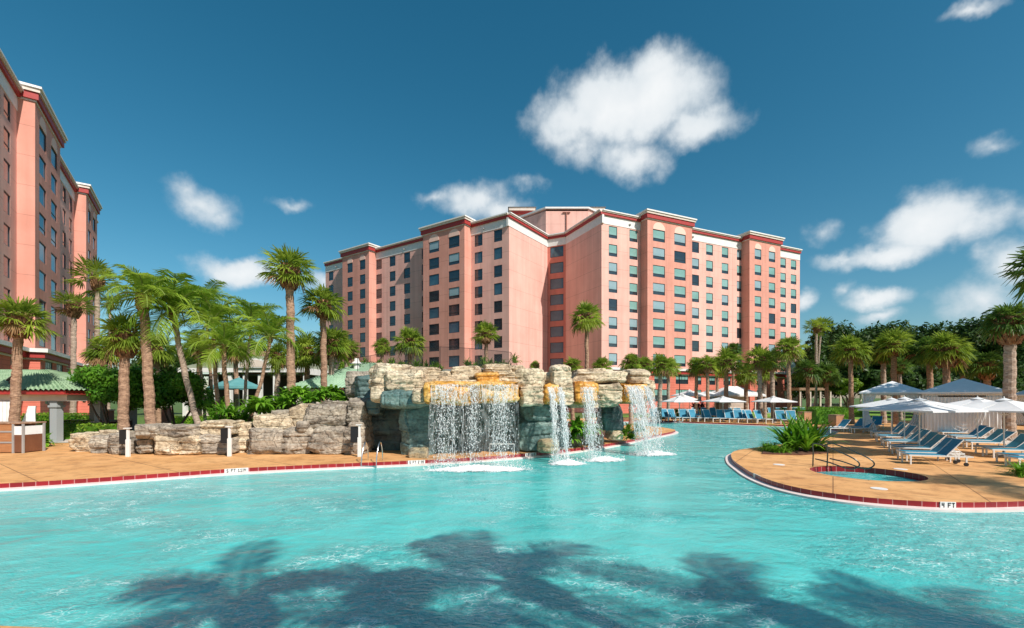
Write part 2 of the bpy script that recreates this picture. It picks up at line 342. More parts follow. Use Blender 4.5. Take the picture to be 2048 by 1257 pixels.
r2.color_ramp.elements[0].color = (.45, .68, .72, 1); r2.color_ramp.elements[1].color = (1, 1, 1, 1); L(t, rip, r2.inputs[0])
mxa = N(t, 'ShaderNodeMix', data_type='RGBA', blend_type='MULTIPLY'); L(t, M_(t, 'MULTIPLY_ADD', act.outputs[0], .8, .1), mxa.inputs[0]); L(t, ramp.outputs[0], mxa.inputs[6]); L(t, r2.outputs[0], mxa.inputs[7])
mxb = N(t, 'ShaderNodeMix', data_type='RGBA'); mxb.inputs[0].default_value = 0; L(t, mxa.outputs[2], mxb.inputs[6]); mxb.inputs[7].default_value = (.8, .96, .94, 1)
L(t, mxb.outputs[2], b.inputs['Base Color'])
df_ = N(t, 'ShaderNodeBsdfDiffuse'); df_.inputs[0].default_value = (.78, .93, .9, 1); ms_ = N(t, 'ShaderNodeMixShader'); L(t, M_(t, 'MULTIPLY', M_(t, 'MULTIPLY', caus, ramp01(rip2, .36, .56)), .8), ms_.inputs[0]); L(t, b.outputs[0], ms_.inputs[1]); L(t, df_.outputs[0], ms_.inputs[2]); L(t, ms_.outputs[0], t.nodes['Material Output'].inputs[0]); b.inputs['Specular IOR Level'].default_value = .4
h = M_(t, 'ADD', M_(t, 'MULTIPLY', swell, 1.2), M_(t, 'MULTIPLY', M_(t, 'ADD', M_(t, 'MULTIPLY', rip, .9), M_(t, 'MULTIPLY', rip2, .45)), M_(t, 'MULTIPLY_ADD', act.outputs[0], .8, .3)))
bp = N(t, 'ShaderNodeBump'); bp.inputs['Strength'].default_value = 1.0; bp.inputs['Distance'].default_value = .065; L(t, h, bp.inputs['Height']); L(t, bp.outputs[0], b.inputs['Normal'])
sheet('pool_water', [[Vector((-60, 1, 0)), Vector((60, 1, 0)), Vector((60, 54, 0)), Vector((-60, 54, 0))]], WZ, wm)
# coping: red tiled riser and pale ledge at the waterline
tm = bpy.data.materials.new('red_tile'); tm.use_nodes = True; t = tm.node_tree; b = t.nodes['Principled BSDF']; b.inputs['Roughness'].default_value = .3
uv = N(t, 'ShaderNodeUVMap'); br = N(t, 'ShaderNodeTexBrick'); br.offset = 0; br.inputs['Scale'].default_value = 1
br.inputs['Brick Width'].default_value = .3; br.inputs['Row Height'].default_value = .3; br.inputs['Mortar Size'].default_value = .008
br.inputs['Color1'].default_value = (.32, .012, .018, 1); br.inputs['Color2'].default_value = (.23, .01, .014, 1); br.inputs['Mortar'].default_value = (.55, .3, .28, 1)
L(t, uv.outputs[0], br.inputs[0]); L(t, br.outputs[0], b.inputs['Base Color'])
MT['redtile'] = tm
MT['ledge'] = mat('pale_ledge', (.72, .58, .54), .6, (.8, .7, .66), 3)
def offs(loop, d, z):      # inward offset of a closed loop
    n = len(loop); out = []
    for i in range(n):
        tg = (loop[(i + 1) % n] - loop[i - 1]).normalized(); nr = Vector((tg.y, -tg.x, 0))
        p = loop[i] + nr * d; out.append(Vector((p.x, p.y, z)))
    return out
def ribbon(name, A, B, m, parent=None, u=True):
    mb = MB(); s = 0; n = len(A)
    for i in range(n):
        j = (i + 1) % n; l = (A[j] - A[i]).length; h_ = (A[i] - B[i]).length
        mb.add([A[i], A[j], B[j], B[i]], [(0, 1, 2, 3)], 0, [[(s, .25), (s + l, .25), (s + l, .25 - h_), (s, .25 - h_)]]); s += l
    o = mb.build(name, m, parent); return o
sgn = sum(pool[i].x * pool[(i + 1) % len(pool)].y - pool[(i + 1) % len(pool)].x * pool[i].y for i in range(len(pool)))
D = -1 if sgn > 0 else 1
cop = [Vector((p.x, p.y, 0.001)) for p in pool]; cop2 = offs(pool, 0, -.135)
tag(ribbon('pool_coping', cop, cop2, tm), kind='structure')
in1 = offs(pool, -.01 * D * -1, -.16); in2 = offs(pool, .23 * D, -.15); in3 = offs(pool, .23 * D, -.5)
tag(ribbon('pool_ledge', cop2, in2, MT['ledge']), kind='structure'); tag(ribbon('pool_wall', in2, in3, MT['ledge']), kind='structure')
# the hot tub
sp = empty('hot_tub', (SPA[0], SPA[1], 0), 0, 'round sunken hot tub with dark red tiled rim in the tan deck', 'hot tub')
def ring(r, z): return [Vector((r * math.cos(2 * math.pi * k / 48), r * math.sin(2 * math.pi * k / 48), z)) for k in range(48)]
ribbon('tiled_wall', ring(SPR, .0), ring(SPR, -.6), tm, sp)
ribbon('rim', ring(SPR + .1, .005), ring(SPR - .02, .009), dm, sp)
sw = mat('spa_water', (.03, .11, .11), .06, (.1, .26, .25), 2.6, bump=.8, spec=.3, bscale=5)
mb = MB(); mb.add(ring(SPR - .01, -.28), [tuple(range(48))]); mb.build('water', sw, sp)
# path and mulch beds
pth = mat('pale_path', (.55, .48, .42), .9, (.62, .55, .48), 2)
def poly(name, pts, z, m):
    mb = MB(); mb.add([(x, y, z) for x, y in pts], [tuple(range(len(pts)))]); o = mb.build(name, m)
    if o.data.polygons[0].normal.z < 0: o.data.flip_normals()
    return tag(o, kind='structure')
poly('path', [(-45, 26), (-24, 29), (-19, 31.5), (-19, 29.5), (-24.5, 26.4), (-45, 23.6)], .006, pth)
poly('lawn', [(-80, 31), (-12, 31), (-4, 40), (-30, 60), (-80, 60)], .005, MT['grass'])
poly('lawn', [(30, 58), (45, 53), (140, 60), (160, 130), (60, 90), (20, 66), (10, 62)], .006, mat('lawn_bright', (.11, .24, .02), .95, (.2, .36, .04), 3, bump=.6, bscale=40))  # brighter green than the left lawn
# depth markers
FONT5 = {'0': ['###','# #','# #','# #','###'],'1': [' # ','## ',' # ',' # ','###'],'2': ['###','  #','###','#  ','###'],'3': ['###','  #','###','  #','###'],'4': ['# #','# #','###','  #','  #'],'5': ['###','#  ','###','  #','###'],'6': ['###','#  ','###','# #','###'],
 'F': ['####','#   ','### ','#   ','#   '],'T': ['###',' # ',' # ',' # ',' # '],'I': ['#','#','#','#','#'],'N': ['#  #','## #','# ##','#  #','#  #'],' ': ['  ']*5}
def marker(px, text, label, wid=.75):
    # nearest point of the pool edge along this pixel column, facing the camera
    best = None
    for i in range(len(pool)):
        p, q = pool[i], pool[(i + 1) % len(pool)]
        if p.y < 8: continue
        a, c = p.x / p.y * FPX + 1024 - px, q.x / q.y * FPX + 1024 - px
        if a * c <= 0:
            k = a / (a - c) if a != c else 0; r_ = p.lerp(q, k)
            if best is None or r_.y < best[0].y: best = (r_, (q - p).normalized())
    p, tg = best
    if tg.x < 0: tg = -tg
    e = empty('depth_marker', (p.x, p.y, -.05), math.atan2(tg.y, tg.x), label, 'depth marker', 'depth marker tiles set in the red pool edge')
    mb = MB(); mb.box((0, -.012, -.02), (wid, .02, .16)); mb.build('tile', MT['white'], e, bevel=.003)
    tx = MB(); tw = sum(len(FONT5[c][0]) + 1 for c in text) - 1; s = min(.022, wid * .82 / tw); x = -tw * s / 2
    for c in text:
        g = FONT5[c]
        for r_ in range(5):
            for k in range(len(g[r_])):
                if g[r_][k] == '#': tx.box((x + (k + .5) * s, -.0245, .03 - r_ * .024), (s * 1.01, .005, .0242))
        x += (len(g[0]) + 1) * s
    tx.build('lettering', MT['black'], e)
marker(473, '5 FT 11IN', 'white depth tile lettered in black on the pool edge below the low rock wall', .75)
marker(833, '5 FT 2 IN', 'white depth tile on the pool edge left of the wide waterfall', .7)
marker(1061, '5 FT 6 IN', 'white depth tile on the pool edge right of the wide waterfall', .65)
marker(1513, '4 FT 6 IN', 'white depth tile at the bend of the deck with the hot tub', .62)
marker(1895, '4 FT', 'white tile reading 4 FT on the pool edge in front of the hot tub', .36)

# ------------------------------------------------------------------ hotels
FH = 2.9; ROWS = [2.9 + FH * k for k in range(10)]; WH = 1.9
def unit(x, y): v = Vector((x, y)); return v.normalized()
class Wing:
    def __init__(s, P0, d, n): s.P = Vector(P0); s.d = d; s.n = n
    def at(s, t, o=0, z=0): p = s.P + s.d * t + s.n * o; return Vector((p.x, p.y, z))
    def t_of(s, px, o=0):
        u = (px - 1024) / FPX; q = s.P + s.n * o
        return (u * q.y - q.x) / (s.d.x - u * s.d.y)
def panel(mb, wg, path0, path1, z0, z1, cols, rows, wh, m, wins, depth=.12, up=0):
    """a wall face from path0=(t,o) to path1=(t,o); cols=[(centre, width)] measured along the face"""
    a = wg.at(*path0); c = wg.at(*path1); ln = (c - a).length; d = (c - a).normalized(); nr = Vector((d.y, -d.x, 0))
    if nr.dot(Vector((-a.x, -a.y, 0))) < 0 and False: nr = -nr
    # outward: away from the wing's interior
    mid = (a + c) / 2; nn = Vector((wg.n.x, wg.n.y, 0))
    if abs(nr.dot(nn)) > .5: nr = nr if nr.dot(nn) > 0 else -nr
    else: nr = nr if nr.dot(path_out) > 0 else -nr
    us = sorted({0, ln} | {k for cc, w_ in cols for k in (cc - w_ / 2, cc + w_ / 2)})
    zs = sorted({z0, z1} | {k for r_ in rows if z0 < r_ < z1 for k in (r_ - wh / 2, r_ + wh / 2)})
    P = lambda u, z, o=0: a + d * u + nr * o + Vector((0, 0, z))
    flip = d.cross(Vector((0, 0, 1))).dot(nr) < 0
    for i in range(len(us) - 1):
        um = (us[i] + us[i + 1]) / 2; iw = [w_ for cc, w_ in cols if abs(um - cc) < w_ / 2]
        for j in range(len(zs) - 1):
            zm = (zs[j] + zs[j + 1]) / 2
            hole = iw and any(abs(zm - r_) < wh / 2 for r_ in rows)
            u0, u1, q0, q1 = us[i], us[i + 1], zs[j], zs[j + 1]
            if not hole:
                f = (0, 1, 2, 3) if not flip else (3, 2, 1, 0); uvq = [(u0 + path0[0], q0), (u1 + path0[0], q0), (u1 + path0[0], q1), (u0 + path0[0], q1)]
                mb.add([P(u0, q0), P(u1, q0), P(u1, q1), P(u0, q1)], [f], m, [uvq if not flip else uvq[::-1]])
            else:
                for (A, B) in (((u0, q0), (u1, q0)), ((u1, q0), (u1, q1)), ((u1, q1), (u0, q1)), ((u0, q1), (u0, q0))):
                    mb.add([P(*A), P(*B), P(B[0], B[1], -depth), P(A[0], A[1], -depth)], [(0, 1, 2, 3)], m, [[(0, .7)] * 4])
                wins.append((P(um, zm, -depth + .03), math.atan2(nr.y, nr.x) + math.pi / 2, u1 - u0, q1 - q0))
path_out = Vector((0, -1, 0))
WINMESH = {}
def winparts(w_, h_, style):
    k = (round(w_, 1), round(h_, 1), style)
    if k not in WINMESH:
        f = MB(); x, z = w_ / 2, h_ / 2; t_ = .07
        f.bx(-x, x, -.05, .03, -z, -z + t_); f.bx(-x, x, -.05, .03, z - t_, z); f.bx(-x, -x + t_, -.05, .03, -z + t_, z - t_); f.bx(x - t_, x, -.05, .03, -z + t_, z - t_)
        zr = -z + h_ * .28
        if style in ('blind', 'blindgrey', 'open'): f.bx(-x + t_, x - t_, -.04, .02, zr - .035, zr + .035)
        if style == 'podium':
            f.bx(-.035, .035, -.04, .02, -z + t_, z - t_)
            for q in (-.5, .5): f.bx(x * q - .02, x * q + .02, -.04, .02, 0, z - t_)
            f.bx(-x + t_, -.035, -.04, .02, -.03, .03); f.bx(.035, x - t_, -.04, .02, -.03, .03)
        g = MB()
        g.bx(-x + t_, x - t_, .0, .012, -z + t_, z - t_)
        b_ = None
        if style in ('blind', 'blindgrey'):
            b_ = MB(); b_.bx(-x + t_ + .01, x - t_ - .01, -.012, -.004, zr + .04, z - t_)
        elif style == 'podium':
            b_ = MB()
            for q in (-1, 1): b_.bx(min(q * .05, q * (x - t_)), max(q * .05, q * (x - t_)), -.012, -.004, .04, z - t_)
        gm_ = MT['glass2'] if style == 'light' else MT['glass']
        WINMESH[k] = (f.mesh('window', MT['frame']), g.mesh('pane', gm_), b_.mesh('blind', MT['blindgrey' if style == 'blindgrey' else 'blind']) if b_ else None)
    return WINMESH[k]
def put_windows(root, wins, limit=100, stylef=None):
    wins = sorted(wins, key=lambda q: -(q[2] * q[3] / (q[0].length ** 2)))
    rest = MB()
    for i, (p, rz, w_, h_, st) in enumerate(wins):
        fr, pn, bl = winparts(w_, h_, st)
        if i < limit:
            o = place('window', fr, root, p, rz); place('pane', pn, o)
            if bl: place('blind', bl, o)
        else:
            Mx = Matrix.Translation(p) @ Matrix.Rotation(rz, 4, 'Z')
            for mi, me in ((0, fr), (1, pn), (2, bl)):
                if me is None: continue
                k = mi if me.materials[0] != MT['blindgrey'] else 3
                rest.add([Mx @ v.co for v in me.vertices], [tuple(q.vertices) for q in me.polygons], k)
    if rest.v: tag(rest.build('window', [MT['frame'], MT['glass'], MT['blind'], MT['blindgrey']], root), kind='stuff')
def trim(root, wg, path, bands, name):
    """bands = [(z0,z1,projection,matindex)] following a path of (t,o) with mitred ends"""
    mb = MB()
    for (z0, z1, pr, m) in bands:
        pts = []
        for i, (t_, o_) in enumerate(path):
            dt = 0
            if 0 < i < len(path) - 1:
                # perpendicular jogs only: push the corner out along t by the neighbouring jog
                pa, pb = path[i - 1], path[i + 1]
                jog = pa if abs(pa[0] - t_) < 1e-6 else (pb if abs(pb[0] - t_) < 1e-6 else None)
                if jog is not None:
                    other = pb if jog is pa else pa
                    out = (o_ > jog[1])
                    dt = pr * (1 if other[0] < t_ else -1) if out else pr * (1 if other[0] < t_ else -1) * -1
                    dt = pr * (math.copysign(1, t_ - other[0])) if out else -pr * (math.copysign(1, t_ - other[0]))
            else:
                other = path[1] if i == 0 else path[-2]
                dt = (pr * (-1 if i == 0 else 1)) if MITRE[0] else 0
            pts.append((t_ + dt, o_ + pr, t_, o_))
        for i in range(len(pts) - 1):
            a, c = pts[i], pts[i + 1]
            A0, A1 = wg.at(a[0], a[1], z0), wg.at(c[0], c[1], z0); B0, B1 = wg.at(a[0], a[1], z1), wg.at(c[0], c[1], z1)
            C0, C1 = wg.at(a[2], a[3] - .3, z0), wg.at(c[2], c[3] - .3, z0); D0, D1 = wg.at(a[2], a[3] - .3, z1), wg.at(c[2], c[3] - .3, z1)
            mb.add([A0, A1, B1, B0], [(0, 1, 2, 3)], m); mb.add([A0, A1, C1, C0], [(0, 1, 2, 3)], m); mb.add([B0, B1, D1, D0], [(0, 1, 2, 3)], m)
        for e_ in (0, -1):
            a = pts[e_]; mb.add([wg.at(a[0], a[1], z0), wg.at(a[0], a[1], z1), wg.at(a[2], a[3] - .3, z1), wg.at(a[2], a[3] - .3, z0)], [(0, 1, 2, 3)], m)
    return mb.build(name, [MT['white'], MT['red'], MT['cream']], root)
MITRE = [True]; JOG = [1.75]
MAINB = [(30.12, 31.45, .06, 0), (31.45, 31.85, .3, 1), (31.85, 32.02, .42, 2), (32.02, 32.2, .55, 0)]
BAYB = [(31.42, 31.58, .1, 0), (31.58, 32.25, .3, 1), (32.25, 32.6, .44, 2), (32.6, 32.82, .58, 0)]
PODB = [(6.25, 6.42, .14, 0), (6.42, 6.95, .4, 1), (6.95, 7.32, .66, 0)]
def build_wing(root, wg, T, bays, cols, stylef, wins, depth=17, sides=(True, True), pod=.45, zb=0):
    """T length; bays [(t0,t1)], cols [(t,width,inbay)]"""
    global path_out
    path = [(0, 0)]
    for (a, c) in bays: path += [(a, 0), (a, JOG[0]), (c, JOG[0]), (c, 0)]
    path.append((T, 0))
    if bays and bays[0][0] == 0: path = path[1:]
    wl = MB(); by = MB(); pd = MB(); W_ = []
    for i in range(len(path) - 1):
        a, c = path[i], path[i + 1]
        jog = abs(a[0] - c[0]) < 1e-6; inb = a[1] > .8 and c[1] > .8
        d_ = wg.d * (1 if not jog else 0)
        if jog:
            s_ = -1 if a[1] < c[1] else 1; path_out = Vector((wg.d.x * s_, wg.d.y * s_, 0))
            if s_ < 0: by = MB()
            panel(by, wg, a, c, 7.3, 31.42, [], [], WH, 0, W_)
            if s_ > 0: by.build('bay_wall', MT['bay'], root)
            panel(pd, wg, (a[0] + pod * s_, a[1] + pod), (c[0] + pod * s_, c[1] + pod), zb, 6.25, [], [], WH, 0, W_)
        else:
            cc = [(t_ - a[0], w_) for t_, w_, k in cols if a[0] < t_ < c[0] and k == inb]
            n0 = len(W_); wl = MB(); target = by if inb else wl
            panel(target, wg, a, c, 7.3, 31.42 if inb else 30.12, cc, ROWS[2:], WH, 0, W_)
            if not inb: wl.build('wall', MT['wall'], root)
            e0 = pod * (-1 if inb else 1) if i > 0 else 0; e1 = pod * (1 if inb else -1) if i < len(path) - 2 else 0
            cp = [(t_ - a[0] - e0, w_ * 1.1) for t_, w_, k in cols if a[0] < t_ < c[0] and k == inb]
            n1 = len(W_)
            panel(pd, wg, (a[0] + e0, a[1] + pod), (c[0] + e1, c[1] + pod), zb, 6.25, cp, ROWS[:2], WH * 1.05, 0, W_)
            for q in range(n0, len(W_)): W_[q] = W_[q] + (('podium' if q >= n1 else stylef(W_[q], inb)),)
    wins += W_
    pd.build('podium', MT['podium'], root)
    # main cornice pieces between the bays, bay cornices round the bays
    seg = [0] + [k for ab in bays for k in ab] + [T]
    MITRE[0] = False
    for i in range(0, len(seg), 2):
        if seg[i + 1] - seg[i] > .1: trim(root, wg, [(seg[i], 0), (seg[i + 1], 0)], MAINB, 'cornice')
    MITRE[0] = True
    for (a, c) in bays:
        trim(root, wg, [(a, -1.5), (a, JOG[0]), (c, JOG[0]), (c, -1.5)], BAYB, 'bay_cornice')
        rf = MB(); pp = [wg.at(a, JOG[0] - .05), wg.at(c, JOG[0] - .05), wg.at(c, -6), wg.at(a, -6)]
        rf.prism([(p.x, p.y) for p in pp][::-1], 31.5, 32.55); rf.build('bay_roof', MT['bay'], root)
        for t_, w_, k in cols:
            if k and a < t_ < c:
                ar = MB()
                r_ = w_ / 2; z_ = ROWS[-1] + WH / 2 + .03
                pts = [(-r_, 0), (r_, 0)] + [(r_ * math.cos(q * math.pi / 14), .14 + min(1.08, r_) * math.sin(q * math.pi / 14)) for q in range(0, 15)]
                vs = [wg.at(t_ + u, JOG[0] + .04, z_ + v) for u, v in pts] + [wg.at(t_ + u, JOG[0] - .05, z_ + v) for u, v in pts]
                n_ = len(pts); ar.add(vs, [tuple(range(n_))] + [(q, (q + 1) % n_, n_ + (q + 1) % n_, n_ + q) for q in range(n_)])
                ar.build('window_arch', MT['archp'], root)
    pth_ = [(t_, o_ + pod) for t_, o_ in path]
    # shift jogs by the podium step
    q = []
    for i, (t_, o_) in enumerate(path):
        s_ = 0
        if 0 < i < len(path) - 1:
            pa, pb = path[i - 1], path[i + 1]; jog = pa if abs(pa[0] - t_) < 1e-6 else pb
            other = pb if jog is pa else pa; out = o_ > jog[1]; s_ = math.copysign(pod, t_ - other[0]) * (1 if out else -1)
        q.append((t_ + s_, o_ + pod))
    MITRE[0] = False; trim(root, wg, q, PODB, 'podium_cornice'); MITRE[0] = True
    rf = MB(); pp = [wg.at(0, -.05), wg.at(T, -.05), wg.at(T, -depth), wg.at(0, -depth)]
    rf.prism([(p.x, p.y) for p in pp][::-1], 31.6, 32.1); rf.build('roof', MT['roofgrey'], root)
    bk = MB()
    for (a, c) in (((T, 0), (T, -depth)), ((T, -depth), (0, -depth)), ((0, -depth), (0, 0))):
        A, C = wg.at(*a), wg.at(*c); bk.add([A, C, C + Vector((0, 0, 31.6)), A + Vector((0, 0, 31.6))], [(0, 1, 2, 3)], 0, [[(0, 0), (20, 0), (20, 31.6), (0, 31.6)]])
    bk.build('rear_wall', MT['wall'], root)
rw = random.Random(5)
# main hotel
hotel = empty('hotel', (8, 80, 0), 0, 'pink ten storey hotel of two wings meeting in a recessed corner behind the waterfall', 'hotel')
hotel.location = (0, 0, 0)
dE = unit(.911, .411); nE = Vector((dE.y, -dE.x)); E = Wing((14.15, 72.5), dE, nE)
dA = unit(-.829, .559); nA = Vector((-dA.y, dA.x)); A_ = Wing((-.48, 73.7), dA, nA)
bE = [(7.7, 17.3), (31.3, 39.7)]
colE = [(E.t_of(1226), 1.65, False), (E.t_of(1267), 1.65, False), (E.t_of(1318, 1.75), 2.5, True), (E.t_of(1360, 1.75), 2.5, True)] + \
       [(E.t_of(q), 1.65, False) for q in (1391, 1419, 1450, 1480)] + [(E.t_of(q, 1.75), 1.75, True) for q in (1516, 1544)] + [(E.t_of(q), 1.65, False) for q in (1566, 1587)]
wins = []
def styE(wn_, inb):
    r_ = rw.random(); return 'blind' if r_ < .62 else ('blindgrey' if r_ < .93 else 'open')
def styA(wn_, inb):
    r_ = rw.random(); return 'light' if r_ < .35 else ('open' if r_ < .96 else 'blindgrey')
build_wing(hotel, E, 48, bE, colE, styE, wins)
bA = [(A_.t_of(929, 1.75), A_.t_of(846, 1.75)), (A_.t_of(738, 1.75), A_.t_of(685, 1.75))]
colA = [(A_.t_of(996), 1.65, False), (A_.t_of(957), 1.65, False), (A_.t_of(908, 1.75), 2.4, True), (A_.t_of(868, 1.75), 2.4, True)] + \
       [(bA[0][1] + 1.25, 1.6, False)] + [(A_.t_of(q), 1.65, False) for q in (814, 785, 758)] + [(A_.t_of(q, 1.75), 1.7, True) for q in (725, 700)] + [(bA[1][1] + 1.6, 1.6, False), (A_.t_of(662), 1.65, False)]
build_wing(hotel, A_, 49, bA, colA, styA, wins)
# corner: lit flank B, recess C, shaded flank D
B0 = A_.at(0, 0); D0 = E.at(0, 0); B1 = Vector((6.5, 84.0, 0)); D1 = Vector((9.75, 82.4, 0))
dB = unit(B1.x - B0.x, B1.y - B0.y); wB = Wing((B0.x, B0.y), dB, Vector((dB.y, -dB.x)))
dD = unit(D1.x - D0.x, D1.y - D0.y); wD = Wing((D0.x, D0.y), dD, Vector((-dD.y, dD.x)))
dC = unit(D1.x - B1.x, D1.y - B1.y); wC = Wing((B1.x, B1.y), dC, Vector((dC.y, -dC.x)))
lB, lC, lD = (B1 - B0).length, (D1 - B1).length, (D1 - D0).length
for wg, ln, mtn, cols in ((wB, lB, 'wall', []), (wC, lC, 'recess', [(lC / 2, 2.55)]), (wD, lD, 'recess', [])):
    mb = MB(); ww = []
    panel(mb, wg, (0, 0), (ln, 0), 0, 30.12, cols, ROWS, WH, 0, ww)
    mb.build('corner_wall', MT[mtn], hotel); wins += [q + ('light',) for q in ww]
    MITRE[0] = False
    trim(hotel, wg, [(-.3 if wg is not wC else 0, 0), (ln + .1, 0)], MAINB, 'corner_cornice'); MITRE[0] = True
put_windows(hotel, wins, 100)
# penthouse over the corner
mb = MB(); cx, cy = 10.2, 94
oct_ = [(cx + 10.2 * math.cos(R(22.5 + 45 * k)), cy + 9.5 * math.sin(R(22.5 + 45 * k))) for k in range(8)]
for k in range(8):
    a, c = oct_[k], oct_[(k + 1) % 8]; mb.add([(a[0], a[1], 31), (c[0], c[1], 31), (c[0], c[1], 37.6), (a[0], a[1], 37.6)], [(0, 1, 2, 3)], 0, [[(0, 31), (8, 31), (8, 37.6), (0, 37.6)]])
mb.prism(oct_, 37.2, 37.5); mb.build('penthouse_wall', MT['wall'], hotel)
mb = MB(); mb.prism([(cx + (p[0] - cx) * 1.03, cy + (p[1] - cy) * 1.03) for p in oct_], 37.6, 37.9); mb.build('penthouse_coping', MT['white'], hotel)
mb = MB(); mb.tube([(cx - .1, cy - 8.95, 33), (cx - .1, cy - 8.95, 36.9)], .12, 6); mb.tube([(cx - .8, cy - 8.95, 36.9), (cx + .6, cy - 8.95, 36.9)], .12, 6); mb.build('drain_pipe', MT['bay'], hotel)
for (px0, px1, Y, side) in ((1026, 1062, 92, 1), (1166, 1200, 91, -1)):
    mb = MB(); x0, x1 = XP(px0, Y), XP(px1, Y); z1 = ZP(416, Y); z0 = z1 - 1.3
    mb.bx(x0, x1, Y, Y + 8, 31.5, z0, 0); mb.bx(x0 - .4, x1 + .4, Y - .4, Y + 8.4, z0, z0 + .5, 1); mb.bx(x0 - .8, x1 + .8, Y - .8, Y + 8.8, z0 + .5, z1 - .2, 2)
    hx = (x0 + x1) / 2; b_ = [(x0 - 1, Y - 1, z1 - .2), (x1 + 1, Y - 1, z1 - .2), (x1 + 1, Y + 9, z1 - .2), (x0 - 1, Y + 9, z1 - .2)]
    mb.add(b_ + [(hx, Y + 3, z1 + .5), (hx, Y + 6, z1 + .5)], [(0, 1, 4), (1, 2, 5, 4), (2, 3, 5), (3, 0, 4, 5)], 3)
    mb.build('stair_tower', [MT['wall'], MT['red'], MT['cream'], MT['roofgrey']], hotel)
# small grey louvre pipes under the cornice
for wg, ts in ((E, (5.5, 19.2, 30.2, 41)), (A_, (5.0, 24, 33.5, 45))):
    for t_ in ts: mb = MB(); p = wg.at(t_, .1, 30.7); mb.box(p, (.3, .3, .22)); mb.build('roof_drain', MT['roofgrey'], hotel)
# left hotel block
hl = empty('hotel', (0, 0, 0), 0, 'pink hotel block with white banded cornices at the left edge, seen steeply from below', 'hotel')
dL = unit(-.565, .825); nL = Vector((dL.y, -dL.x))
# near corner of the first bay stands at (-47.5,46.4) minus the cornice overhang
JOG[0] = 1.25; c0 = Vector((-46.6, 44.8)) - nL * 1.25
Lw = Wing(c0 - dL * 16, dL, nL)
bL = [(16, 25.9), (40.8, 49.4)]
colL = [(13.3, 1.75, False), (7.0, 1.65, False), (2.6, 1.65, False), (18.7, 2.5, True), (23.2, 2.5, True), (27.6, 1.65, False), (31.2, 1.65, False), (35, 1.65, False), (38.6, 1.65, False), (43.2, 1.75, True), (46.9, 1.75, True), (51.6, 1.65, False), (54.4, 1.65, False)]
wl_ = []
build_wing(hl, Lw, 56, bL, colL, lambda a_, b_: rw.choice(['light', 'light', 'open']), wl_)
put_windows(hl, wl_, 100)
# ------------------------------------------------------------------ rocks
def h3(ix, iy, iz, s=0):
    n = (ix * 374761393 + iy * 668265263 + iz * 2147483647 * 3 + s * 974711) & 0xFFFFFFFF
    n = ((n ^ (n >> 13)) * 1274126177) & 0xFFFFFFFF
    return ((n ^ (n >> 16)) & 0xFFFF) / 65535.0
def vnoise(P, s=0):
    I = np.floor(P).astype(np.int64); F = P - I; F = F * F * (3 - 2 * F); r = 0
    for dx in (0, 1):
        for dy in (0, 1):
            for dz in (0, 1):
                w_ = (F[:, 0] if dx else 1 - F[:, 0]) * (F[:, 1] if dy else 1 - F[:, 1]) * (F[:, 2] if dz else 1 - F[:, 2])
                r = r + w_ * h3(I[:, 0] + dx, I[:, 1] + dy, I[:, 2] + dz, s)
    return r * 2 - 1
def fb(P, o=4, s=0):
    r = 0; a = 1; t_ = 0
    for k in range(o): r = r + a * vnoise(P * 2 ** k, s + k); t_ += a; a *= .5
    return r / t_
